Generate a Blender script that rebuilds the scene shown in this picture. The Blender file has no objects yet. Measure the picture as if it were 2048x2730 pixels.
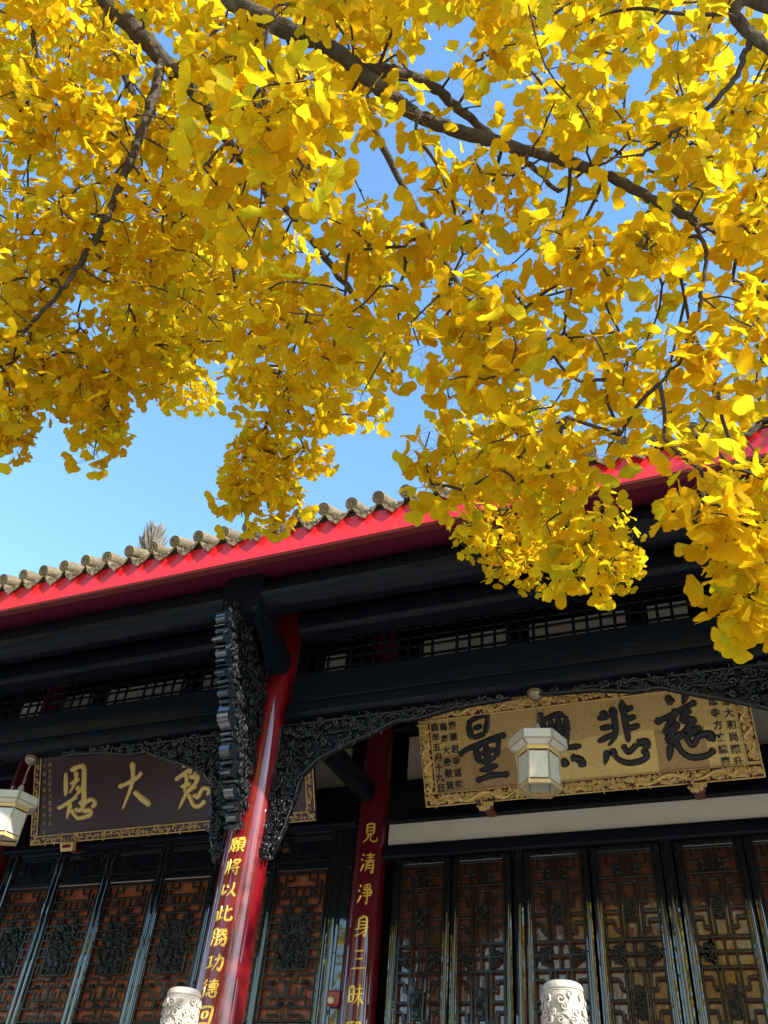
import bpy, math, random
import numpy as np
from mathutils import Vector, Matrix

random.seed(7); np.random.seed(7)
R = math.radians
sc = bpy.context.scene
C = sc.collection
EYE = 1.6                      # eye height above the courtyard; all plans below are measured from the eye

# ------------------------------------------------------------------ camera, sky, sun, exposure
yaw, pitch, roll = R(-25.87), R(41.42), R(5.77)
fw = Vector((math.sin(yaw)*math.cos(pitch), math.cos(yaw)*math.cos(pitch), math.sin(pitch)))
rt = Vector((math.cos(yaw), -math.sin(yaw), 0)); up = rt.cross(fw)
rt2 = rt*math.cos(roll)+up*math.sin(roll); up2 = -rt*math.sin(roll)+up*math.cos(roll)
cam = bpy.data.cameras.new('camera'); camo = bpy.data.objects.new('camera', cam); C.objects.link(camo)
cam.sensor_fit = 'HORIZONTAL'; cam.sensor_width = 36; FPX = 2287.0
cam.lens = 36*FPX/2048; cam.clip_start = 0.05; cam.clip_end = 3000
camo.matrix_world = Matrix(((rt2.x, up2.x, -fw.x, 0), (rt2.y, up2.y, -fw.y, 0), (rt2.z, up2.z, -fw.z, EYE), (0, 0, 0, 1)))
sc.camera = camo

SUN_EL, SUN_AZ = R(29), R(112)          # azimuth clockwise from +Y (into the facade)
SUN = Vector((math.sin(SUN_AZ)*math.cos(SUN_EL), math.cos(SUN_AZ)*math.cos(SUN_EL), math.sin(SUN_EL)))
world = bpy.data.worlds.new('World'); sc.world = world; world.use_nodes = True
wn = world.node_tree; bg = wn.nodes['Background']
sky = wn.nodes.new('ShaderNodeTexSky'); sky.sky_type = 'NISHITA'; sky.sun_disc = False
sky.sun_elevation = SUN_EL; sky.sun_rotation = SUN_AZ
sky.air_density = 2.0; sky.dust_density = 0.6; sky.ozone_density = 8.0; sky.altitude = 200
wn.links.new(sky.outputs[0], bg.inputs[0]); bg.inputs[1].default_value = 0.125
sl = bpy.data.lights.new('sun', 'SUN'); sl.energy = 2.9; sl.angle = R(0.53); sl.color = (1, 0.93, 0.82)
so = bpy.data.objects.new('sun', sl); C.objects.link(so)
so.rotation_euler = SUN.to_track_quat('Z', 'Y').to_euler(); so.location = (8, -6, 12)
sc.view_settings.view_transform = 'Standard'; sc.view_settings.look = 'None'
sc.view_settings.exposure = 1.68; sc.view_settings.gamma = 1.0; sc.view_settings.use_curve_mapping = False
cy = sc.cycles
cy.max_bounces = 10; cy.diffuse_bounces = 5; cy.glossy_bounces = 5; cy.transmission_bounces = 8; cy.transparent_max_bounces = 8
cy.sample_clamp_indirect = 6.0; cy.caustics_reflective = False; cy.caustics_refractive = False

# ------------------------------------------------------------------ materials
def lin(c): return tuple(((x/255)/12.92 if x/255 <= .04045 else ((x/255+.055)/1.055)**2.4) for x in c)
def mat(name, col, rough=.5, metal=0., coat=0., coat_r=.05, spec=.5, bump=None, vary=None, speck=None, stretch=(1, 1, 1), cior=1.5):
    """vary=(scale, other colour, amount); bump=(scale, strength); speck=(scale, colour, threshold)"""
    m = bpy.data.materials.new(name); m.use_nodes = True; nt = m.node_tree; b = nt.nodes['Principled BSDF']
    b.inputs['Base Color'].default_value = (*col, 1); b.inputs['Roughness'].default_value = rough
    b.inputs['Metallic'].default_value = metal; b.inputs['Coat Weight'].default_value = coat
    b.inputs['Coat Roughness'].default_value = coat_r; b.inputs['Specular IOR Level'].default_value = spec; b.inputs['Coat IOR'].default_value = cior
    if bump or vary or speck:
        tc = nt.nodes.new('ShaderNodeTexCoord'); mp = nt.nodes.new('ShaderNodeMapping'); mp.inputs['Scale'].default_value = stretch
        geo = nt.nodes.new('ShaderNodeNewGeometry')
        nt.links.new(geo.outputs['Position'], mp.inputs['Vector'])
    src = None
    if vary:
        n = nt.nodes.new('ShaderNodeTexNoise'); n.inputs['Scale'].default_value = vary[0]; n.inputs['Detail'].default_value = 6; n.inputs['Roughness'].default_value = .65
        nt.links.new(mp.outputs[0], n.inputs['Vector'])
        rp = nt.nodes.new('ShaderNodeValToRGB'); rp.color_ramp.elements[0].position = .5-.25*vary[2]; rp.color_ramp.elements[1].position = .5+.25/max(vary[2], .2)*.6
        rp.color_ramp.elements[0].color = (*vary[1], 1); rp.color_ramp.elements[1].color = (*col, 1)
        nt.links.new(n.outputs['Fac'], rp.inputs[0]); src = rp.outputs[0]
    if speck:
        n = nt.nodes.new('ShaderNodeTexNoise'); n.inputs['Scale'].default_value = speck[0]; n.inputs['Detail'].default_value = 3
        nt.links.new(mp.outputs[0], n.inputs['Vector'])
        rp = nt.nodes.new('ShaderNodeValToRGB'); rp.color_ramp.elements[0].position = speck[2]; rp.color_ramp.elements[1].position = speck[2]+.08
        rp.color_ramp.elements[0].color = (0, 0, 0, 1); rp.color_ramp.elements[1].color = (1, 1, 1, 1)
        nt.links.new(n.outputs['Fac'], rp.inputs[0])
        mx = nt.nodes.new('ShaderNodeMix'); mx.data_type = 'RGBA'; nt.links.new(rp.outputs[0], mx.inputs[0])
        if src: nt.links.new(src, mx.inputs[6])
        else: mx.inputs[6].default_value = (*col, 1)
        mx.inputs[7].default_value = (*speck[1], 1); src = mx.outputs[2]
    if src: nt.links.new(src, b.inputs['Base Color'])
    if bump:
        n = nt.nodes.new('ShaderNodeTexNoise'); n.inputs['Scale'].default_value = bump[0]; n.inputs['Detail'].default_value = 4
        nt.links.new(mp.outputs[0], n.inputs['Vector'])
        bp = nt.nodes.new('ShaderNodeBump'); bp.inputs['Strength'].default_value = bump[1]; bp.inputs['Distance'].default_value = bump[2] if len(bump) > 2 else .02
        nt.links.new(n.outputs['Fac'], bp.inputs['Height']); nt.links.new(bp.outputs[0], b.inputs['Normal'])
        nt.links.new(bp.outputs[0], b.inputs['Coat Normal'])
    return m

M = {}
M['black'] = mat('black_lacquer', (.003, .005, .009), .6, spec=.05, coat=.18, coat_r=.05, bump=(2.6, .09, .02), stretch=(.35, 1, 1), vary=(6, (.006, .008, .012), .8))
M['blackv'] = mat('black_lacquer_upright', (.004, .006, .009), .4, spec=.2, coat=1.0, coat_r=.025, cior=2.2, bump=(3.0, .05, .02), stretch=(1, 1, .15))
M['carved'] = mat('carved_black_wood', (.005, .007, .009), .35, spec=.3, coat=.4, coat_r=.15, bump=(60, .25, .004))
M['carved_dull'] = mat('carved_dull_black_wood', (.005, .007, .009), .5, spec=.25, bump=(60, .25, .004))
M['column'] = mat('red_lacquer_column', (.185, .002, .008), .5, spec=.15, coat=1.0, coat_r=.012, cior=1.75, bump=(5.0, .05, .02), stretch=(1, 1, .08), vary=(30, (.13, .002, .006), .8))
M['column_rear'] = mat('red_lacquer_column_shaded', (.115, .002, .010), .5, spec=.15, coat=1.0, coat_r=.012, cior=1.75, bump=(5.0, .05, .02), stretch=(1, 1, .08), vary=(30, (.085, .002, .008), .8))  # same red lacquer as the front columns, porch shade put into its colour
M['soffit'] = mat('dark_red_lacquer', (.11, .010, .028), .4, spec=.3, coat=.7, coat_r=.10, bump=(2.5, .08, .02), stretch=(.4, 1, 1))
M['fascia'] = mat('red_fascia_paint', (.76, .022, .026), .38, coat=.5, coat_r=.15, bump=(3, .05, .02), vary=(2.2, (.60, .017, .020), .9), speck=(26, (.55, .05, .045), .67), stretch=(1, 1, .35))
M['tile'] = mat('grey_clay_tile', (.215, .168, .095), .85, bump=(45, .6, .006), vary=(9, (.085, .068, .042), .9), speck=(60, (.30, .26, .16), .60))
M['tiledark'] = mat('dark_clay_recess', (.055, .045, .03), .9)
M['rope'] = mat('grey_ridge_stone', (.30, .29, .25), .8, bump=(30, .5, .01), vary=(9, (.17, .16, .13), .8))
M['plaster'] = mat('pale_plaster', (.70, .63, .52), .85, bump=(18, .15, .01), vary=(2.0, (.60, .54, .44), .7))
M['gold'] = mat('gold_leaf_carving', (.95, .68, .26), .42, metal=.2, bump=(70, .3, .004), vary=(25, (.70, .44, .13), .7))
M['gold_text'] = mat('gold_lettering', (.95, .68, .22), .38, metal=.15)
M['gold_bright'] = mat('bright_gold_lettering', (.95, .62, .10), .25, metal=.3, coat=.5)
M['gold_dim'] = mat('worn_gold_script', (.34, .24, .13), .6)
M['maroon'] = mat('maroon_board', (.060, .025, .025), .4, coat=.25, coat_r=.2, bump=(8, .04, .01))
M['redwood'] = mat('dark_red_wood', (.12, .012, .010), .5)
M['ink'] = mat('black_ink_relief', (.012, .013, .016), .45)
M['doorwood'] = mat('dark_door_lattice', (.010, .009, .008), .4, spec=.2, coat=.55, coat_r=.06, bump=(40, .1, .004))
M['board_l'] = mat('orange_brown_board', (.44, .135, .055), .35, spec=.3, coat=.4, coat_r=.10, vary=(9, (.22, .06, .026), .8), bump=(20, .1, .01), stretch=(6, 1, .5))
M['board_r'] = mat('brown_board', (.17, .058, .028), .3, spec=.3, coat=1.0, coat_r=.04, cior=2.0, vary=(9, (.09, .03, .016), .8), bump=(5, .22, .02), stretch=(3, 1, .8))
M['stone'] = mat('carved_white_stone', (.50, .45, .39), .75, bump=(55, .5, .004), vary=(12, (.37, .33, .285), .9), speck=(90, (.30, .265, .23), .62))
M['paving'] = mat('courtyard_stone', (.46, .44, .40), .8, bump=(4, .2, .02), vary=(1.1, (.36, .34, .31), .8))
M['lmetal'] = mat('lantern_metal', (.42, .37, .27), .45, metal=.15, vary=(14, (.30, .25, .17), .6))
M['lgold'] = mat('lantern_gold_band', (.78, .55, .22), .35, metal=.4, bump=(90, .5, .004))
M['lglass'] = mat('frosted_lantern_glass', (.62, .60, .49), .4, spec=.4, coat=1.0, coat_r=.03, cior=1.7)
M['wire'] = mat('lantern_chain', (.25, .19, .13), .45, metal=.6)
M['alarm_red'] = mat('alarm_red_plastic', (.30, .03, .03), .35, coat=.3)
M['alarm_lens'] = mat('alarm_lens', (.72, .60, .36), .25, coat=.5)
M['bark'] = mat('ginkgo_bark', (.085, .068, .050), .95, bump=(45, 1.0, .02), vary=(22, (.030, .024, .018), .9), speck=(9, (.13, .125, .085), .62))
M['twig'] = mat('ginkgo_twig', (.050, .034, .024), .85, bump=(120, .5, .003))
# gold plaque ground: overlapping squares of gold leaf, some browner
m = mat('gold_leaf_ground', (.40, .27, .075), .42, metal=.2, bump=(120, .35, .003)); M['goldground'] = m
nt = m.node_tree; b = nt.nodes['Principled BSDF']; geo = nt.nodes.new('ShaderNodeNewGeometry')
mp = nt.nodes.new('ShaderNodeMapping'); mp.inputs['Rotation'].default_value = (R(90), 0, 0)
nz = nt.nodes.new('ShaderNodeTexNoise'); nz.inputs['Scale'].default_value = 2.6; nz.inputs['Detail'].default_value = 1
vm = nt.nodes.new('ShaderNodeVectorMath'); vm.operation = 'MULTIPLY_ADD'; vm.inputs[1].default_value = (.09, .09, .09)
nt.links.new(geo.outputs['Position'], nz.inputs['Vector']); nt.links.new(nz.outputs['Color'], vm.inputs[0]); nt.links.new(geo.outputs['Position'], vm.inputs[2])
br = nt.nodes.new('ShaderNodeTexBrick'); br.inputs['Scale'].default_value = 1.0; br.inputs['Mortar Size'].default_value = 0.0
br.inputs['Brick Width'].default_value = .46; br.inputs['Row Height'].default_value = .36; br.inputs['Bias'].default_value = .05
br.inputs['Color1'].default_value = (.84, .60, .19, 1); br.inputs['Color2'].default_value = (.38, .225, .085, 1)
nt.links.new(vm.outputs[0], mp.inputs['Vector']); nt.links.new(mp.outputs[0], br.inputs['Vector'])
n2 = nt.nodes.new('ShaderNodeTexNoise'); n2.inputs['Scale'].default_value = 55; n2.inputs['Detail'].default_value = 5
nt.links.new(geo.outputs['Position'], n2.inputs['Vector'])
mx = nt.nodes.new('ShaderNodeMix'); mx.data_type = 'RGBA'; mx.blend_type = 'OVERLAY'; mx.inputs[0].default_value = .55
nt.links.new(br.outputs['Color'], mx.inputs[6]); nt.links.new(n2.outputs['Fac'], mx.inputs[7]); nt.links.new(mx.outputs[2], b.inputs['Base Color'])
# ginkgo leaf: diffuse + translucent, colour varies leaf by leaf
def leaf_mat(name):
    m = bpy.data.materials.new(name); m.use_nodes = True; nt = m.node_tree; nt.nodes.clear()
    out = nt.nodes.new('ShaderNodeOutputMaterial'); geo = nt.nodes.new('ShaderNodeNewGeometry'); oi = nt.nodes.new('ShaderNodeObjectInfo')
    ad = nt.nodes.new('ShaderNodeMath'); ad.operation = 'ADD'; fr = nt.nodes.new('ShaderNodeMath'); fr.operation = 'FRACT'
    nt.links.new(geo.outputs['Random Per Island'], ad.inputs[0]); nt.links.new(oi.outputs['Random'], ad.inputs[1]); nt.links.new(ad.outputs[0], fr.inputs[0])
    rp = nt.nodes.new('ShaderNodeValToRGB'); e = rp.color_ramp.elements
    e[0].position = 0; e[0].color = (.74, .42, .006, 1); e[1].position = 1; e[1].color = (.60, .60, .02, 1)
    for p, c in ((.2, (.84, .52, .007)), (.6, (.88, .60, .010)), (.85, (.87, .66, .018))):
        k = e.new(p); k.color = (*c, 1)
    nt.links.new(fr.outputs[0], rp.inputs[0])
    nz = nt.nodes.new('ShaderNodeTexNoise'); nz.inputs['Scale'].default_value = 30; nz.inputs['Detail'].default_value = 2
    nt.links.new(geo.outputs['Position'], nz.inputs['Vector'])
    hs = nt.nodes.new('ShaderNodeHueSaturation'); nt.links.new(rp.outputs[0], hs.inputs['Color'])
    mr = nt.nodes.new('ShaderNodeMapRange'); mr.inputs[3].default_value = .86; mr.inputs[4].default_value = 1.1
    nt.links.new(nz.outputs['Fac'], mr.inputs[0]); nt.links.new(mr.outputs[0], hs.inputs['Value'])
    uv = nt.nodes.new('ShaderNodeUVMap'); sx = nt.nodes.new('ShaderNodeSeparateXYZ'); nt.links.new(uv.outputs[0], sx.inputs[0])
    wv = nt.nodes.new('ShaderNodeMath'); wv.operation = 'MULTIPLY'; wv.inputs[1].default_value = 95.0; nt.links.new(sx.outputs[0], wv.inputs[0])
    sn = nt.nodes.new('ShaderNodeMath'); sn.operation = 'SINE'; nt.links.new(wv.outputs[0], sn.inputs[0])
    vr = nt.nodes.new('ShaderNodeMapRange'); vr.inputs[1].default_value = -1; vr.inputs[3].default_value = .88; vr.inputs[4].default_value = 1.03; nt.links.new(sn.outputs[0], vr.inputs[0])
    ml = nt.nodes.new('ShaderNodeMath'); ml.operation = 'MULTIPLY'; nt.links.new(mr.outputs[0], ml.inputs[0]); nt.links.new(vr.outputs[0], ml.inputs[1]); nt.links.new(ml.outputs[0], hs.inputs['Value'])
    gb = nt.nodes.new('ShaderNodeMapRange'); gb.inputs[1].default_value = -.1; gb.inputs[2].default_value = .75; gb.inputs[3].default_value = .55; gb.inputs[4].default_value = 0; nt.links.new(sx.outputs[1], gb.inputs[0])
    gm = nt.nodes.new('ShaderNodeMix'); gm.data_type = 'RGBA'; gm.inputs[7].default_value = (.52, .49, .03, 1); nt.links.new(gb.outputs[0], gm.inputs[0]); nt.links.new(rp.outputs[0], gm.inputs[6])
    rim = nt.nodes.new('ShaderNodeMapRange'); rim.inputs[1].default_value = .93; rim.inputs[2].default_value = 1.0; nt.links.new(sx.outputs[1], rim.inputs[0])
    dry = nt.nodes.new('ShaderNodeMath'); dry.operation = 'GREATER_THAN'; dry.inputs[1].default_value = .55
    n3 = nt.nodes.new('ShaderNodeTexNoise'); n3.inputs['Scale'].default_value = 14; nt.links.new(geo.outputs['Position'], n3.inputs['Vector']); nt.links.new(n3.outputs['Fac'], dry.inputs[0])
    dm = nt.nodes.new('ShaderNodeMath'); dm.operation = 'MULTIPLY'; nt.links.new(rim.outputs[0], dm.inputs[0]); nt.links.new(dry.outputs[0], dm.inputs[1])
    bm_ = nt.nodes.new('ShaderNodeMix'); bm_.data_type = 'RGBA'; bm_.inputs[7].default_value = (.45, .20, .015, 1); nt.links.new(dm.outputs[0], bm_.inputs[0]); nt.links.new(gm.outputs[2], bm_.inputs[6])
    nt.links.new(bm_.outputs[2], hs.inputs['Color'])
    pb = nt.nodes.new('ShaderNodeBsdfPrincipled'); pb.inputs['Roughness'].default_value = .65; pb.inputs['Specular IOR Level'].default_value = .1
    tr = nt.nodes.new('ShaderNodeBsdfTranslucent')
    nt.links.new(hs.outputs[0], pb.inputs['Base Color']); nt.links.new(hs.outputs[0], tr.inputs['Color'])
    ms = nt.nodes.new('ShaderNodeMixShader'); ms.inputs[0].default_value = .74
    nt.links.new(pb.outputs[0], ms.inputs[1]); nt.links.new(tr.outputs[0], ms.inputs[2]); nt.links.new(ms.outputs[0], out.inputs[0])
    return m
M['leaf'] = leaf_mat('yellow_ginkgo_leaf')

# ------------------------------------------------------------------ building helpers (coordinates from the eye)
WORG = {}
def link(o, parent, org):
    """place o so that its own origin sits at org (eye coordinates)"""
    C.objects.link(o); w = Vector((org[0], org[1], org[2]+EYE)); WORG[o.name] = w
    if parent is not None: o.parent = parent; o.location = w-WORG[parent.name]
    else: o.location = w
    return o
def empty(name, org, label=None, cat=None, group=None):
    o = bpy.data.objects.new(name, None); o.empty_display_size = .1; link(o, None, org)
    tag(o, label, cat, group); return o
def tag(o, label=None, cat=None, group=None, kind=None):
    if label: o['label'] = label
    if cat: o['category'] = cat
    if group: o['group'] = group
    if kind: o['kind'] = kind
    return o
class MB:
    def __init__(s): s.v = []; s.f = []
    def add(s, vs, fs):
        n = len(s.v); s.v += [tuple(v) for v in vs]; s.f += [tuple(i+n for i in f) for f in fs]
    def box(s, x0, x1, y0, y1, z0, z1, c=0.0):
        if c <= 0:
            s.add([(x0,y0,z0),(x1,y0,z0),(x1,y1,z0),(x0,y1,z0),(x0,y0,z1),(x1,y0,z1),(x1,y1,z1),(x0,y1,z1)],
                  [(0,3,2,1),(4,5,6,7),(0,1,5,4),(1,2,6,5),(2,3,7,6),(3,0,4,7)]); return
        X, Y, Z = (x0, x1), (y0, y1), (z0, z1); vs = []; ix = {}
        for i in (0, 1):
            for j in (0, 1):
                for k in (0, 1):
                    sx, sy, sz = (1, -1)[i], (1, -1)[j], (1, -1)[k]
                    for a in range(3):
                        ix[i, j, k, a] = len(vs)
                        vs.append((X[i]+(0 if a == 0 else sx*c), Y[j]+(0 if a == 1 else sy*c), Z[k]+(0 if a == 2 else sz*c)))
        fs = []
        for a in range(3):
            for q in (0, 1):
                ring = []
                for (m_, n_) in ((0,0),(1,0),(1,1),(0,1)):
                    t = [0, 0, 0]; t[a] = q; o2 = [x for x in range(3) if x != a]; t[o2[0]] = m_; t[o2[1]] = n_
                    ring.append(ix[(*t, a)])
                fs.append(ring)
        for a in range(3):
            b_, c_ = [x for x in range(3) if x != a]
            for m_ in (0, 1):
                for n_ in (0, 1):
                    def g(q, fa):
                        t = [0, 0, 0]; t[a] = q; t[b_] = m_; t[c_] = n_; return ix[(*t, fa)]
                    fs.append((g(0, b_), g(1, b_), g(1, c_), g(0, c_)))
        for i in (0, 1):
            for j in (0, 1):
                for k in (0, 1): fs.append((ix[i,j,k,0], ix[i,j,k,1], ix[i,j,k,2]))
        s.add(vs, fs)
    def extr(s, prof, x0, x1):                       # profile (y,z) swept along X
        n = len(prof); s.add([(x0, y, z) for y, z in prof]+[(x1, y, z) for y, z in prof],
            [(i, (i+1) % n, n+(i+1) % n, n+i) for i in range(n)]+[tuple(range(n-1, -1, -1)), tuple(range(n, 2*n))])
    def extrz(s, prof, z0, z1):                      # profile (x,y) swept along Z
        n = len(prof); s.add([(x, y, z0) for x, y in prof]+[(x, y, z1) for x, y in prof],
            [(i, (i+1) % n, n+(i+1) % n, n+i) for i in range(n)]+[tuple(range(n-1, -1, -1)), tuple(range(n, 2*n))])
    def plate(s, pts, fn, h0, h1):                   # outline (u,v) raised from h0 to h1 through fn(u,v,h)
        n = len(pts); s.add([fn(u, v, h0) for u, v in pts]+[fn(u, v, h1) for u, v in pts],
            [(i, (i+1) % n, n+(i+1) % n, n+i) for i in range(n)]+[tuple(range(n-1, -1, -1)), tuple(range(n, 2*n))])
    def tube(s, path, rad, n=6, cap=True, flat=1.0, nrm=None):
        P = [Vector(p) for p in path]; k = len(P)
        if not hasattr(rad, '__len__'): rad = [rad]*k
        vs = []; ref = Vector(nrm) if nrm is not None else None
        pu = None
        for i in range(k):
            t = (P[min(i+1, k-1)]-P[max(i-1, 0)])
            if t.length < 1e-9: t = Vector((0, 0, 1))
            t.normalize()
            if ref is not None: a = ref
            elif pu is not None: a = pu
            else: a = Vector((0, 0, 1)) if abs(t.z) < .9 else Vector((1, 0, 0))
            u = (a-t*a.dot(t))
            if u.length < 1e-6: u = t.orthogonal()
            u.normalize(); w = t.cross(u); pu = u
            for j in range(n):
                an = 2*math.pi*j/n; vs.append(P[i]+u*(math.cos(an)*rad[i]*flat)+w*(math.sin(an)*rad[i]))
        fs = [(i*n+j, i*n+(j+1) % n, (i+1)*n+(j+1) % n, (i+1)*n+j) for i in range(k-1) for j in range(n)]
        if cap: fs += [tuple(range(n-1, -1, -1)), tuple(range((k-1)*n, k*n))]
        s.add(vs, fs)
    def lathe(s, prof, cx, cy_, n=24, a0=0.0):       # prof (r,z)
        k = len(prof)
        s.add([(cx+r*math.cos(a0+2*math.pi*j/n), cy_+r*math.sin(a0+2*math.pi*j/n), z) for r, z in prof for j in range(n)],
              [(i*n+j, i*n+(j+1) % n, (i+1)*n+(j+1) % n, (i+1)*n+j) for i in range(k-1) for j in range(n)]+[tuple(range(n-1, -1, -1)), tuple(range((k-1)*n, k*n))])
    def scroll(s, fn, u, v, size, th, hand, rad=.2, turns=1.35, h=.0, npt=8, sides=5):
        pts = []; rr = []
        for i in range(npt):
            t = i/(npt-1); r_ = size*(1-.78*t); a = th+hand*t*turns*2*math.pi
            pts.append(fn(u+r_*math.cos(a), v+r_*math.sin(a), h+size*.18*math.sin(t*math.pi)+size*.28*t)); rr.append(size*rad*(.55+.8*math.sin(math.pi*min(1, t*.85+.12))))
        s.tube(pts, rr, sides, True)
    def curl(s, fn, u, v, size, th, bend, rad=.16, h=.0, npt=6, sides=5):
        pts = []; rr = []; a = th; x, y = u, v
        for i in range(npt):
            t = i/(npt-1); pts.append(fn(x, y, h+size*.15*math.sin(t*math.pi))); rr.append(size*rad*(math.sin(math.pi*(.1+.85*t))+.15))
            x += size*.35*math.cos(a); y += size*.35*math.sin(a); a += bend
        s.tube(pts, rr, sides, True)
    def mesh(s, name, m, org=(0, 0, 0), smooth=None):
        me = bpy.data.meshes.new(name); me.from_pydata([(x-org[0], y-org[1], z-org[2]) for x, y, z in s.v], [], s.f)
        if m: me.materials.append(m)
        if smooth is not None:
            me.shade_smooth(); me.set_sharp_from_angle(angle=R(smooth))
        me.update(); return me
    def build(s, name, m, parent=None, org=None, smooth=None):
        if org is None:
            a = np.array(s.v); org = ((a[:, 0].min()+a[:, 0].max())/2, (a[:, 1].min()+a[:, 1].max())/2, a[:, 2].min())
        o = bpy.data.objects.new(name, s.mesh(name, m, org, smooth)); return link(o, parent, org)
def inst(name, me, parent, org):
    return link(bpy.data.objects.new(name, me), parent, org)
def fix_normals(o):
    import bmesh
    bm = bmesh.new(); bm.from_mesh(o.data); bmesh.ops.recalc_face_normals(bm, faces=bm.faces); bm.to_mesh(o.data); bm.free()
def rrect(y0, y1, z0, z1, r, n=4):                   # rounded rectangle outline
    out = []
    for cx, cz, a0 in ((y1-r, z0+r, -90), (y1-r, z1-r, 0), (y0+r, z1-r, 90), (y0+r, z0+r, 180)):
        for i in range(n+1):
            a = R(a0+90*i/n); out.append((cx+r*math.cos(a), cz+r*math.sin(a)))
    return out
def inside(p, poly):
    x, y = p; c = False; j = len(poly)-1
    for i in range(len(poly)):
        xi, yi = poly[i]; xj, yj = poly[j]
        if (yi > y) != (yj > y) and x < (xj-xi)*(y-yi)/(yj-yi)+xi: c = not c
        j = i
    return c
def carve(mb, fn, poly, n, smin, smax, h=.0, hvar=.02, rnd=random):
    us = [p[0] for p in poly]; vs = [p[1] for p in poly]; k = 0; tries = 0
    while k < n and tries < n*30:
        tries += 1; u = rnd.uniform(min(us), max(us)); v = rnd.uniform(min(vs), max(vs))
        if not inside((u, v), poly): continue
        k += 1; sz = rnd.uniform(smin, smax); hh = h+rnd.uniform(0, hvar)
        if rnd.random() < .55: mb.scroll(fn, u, v, sz, rnd.uniform(0, 6.3), rnd.choice((-1, 1)), rnd.uniform(.2, .34), h=hh)
        else: mb.curl(fn, u, v, sz*1.5, rnd.uniform(0, 6.3), rnd.uniform(-.7, .7), rnd.uniform(.14, .24), h=hh)

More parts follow.
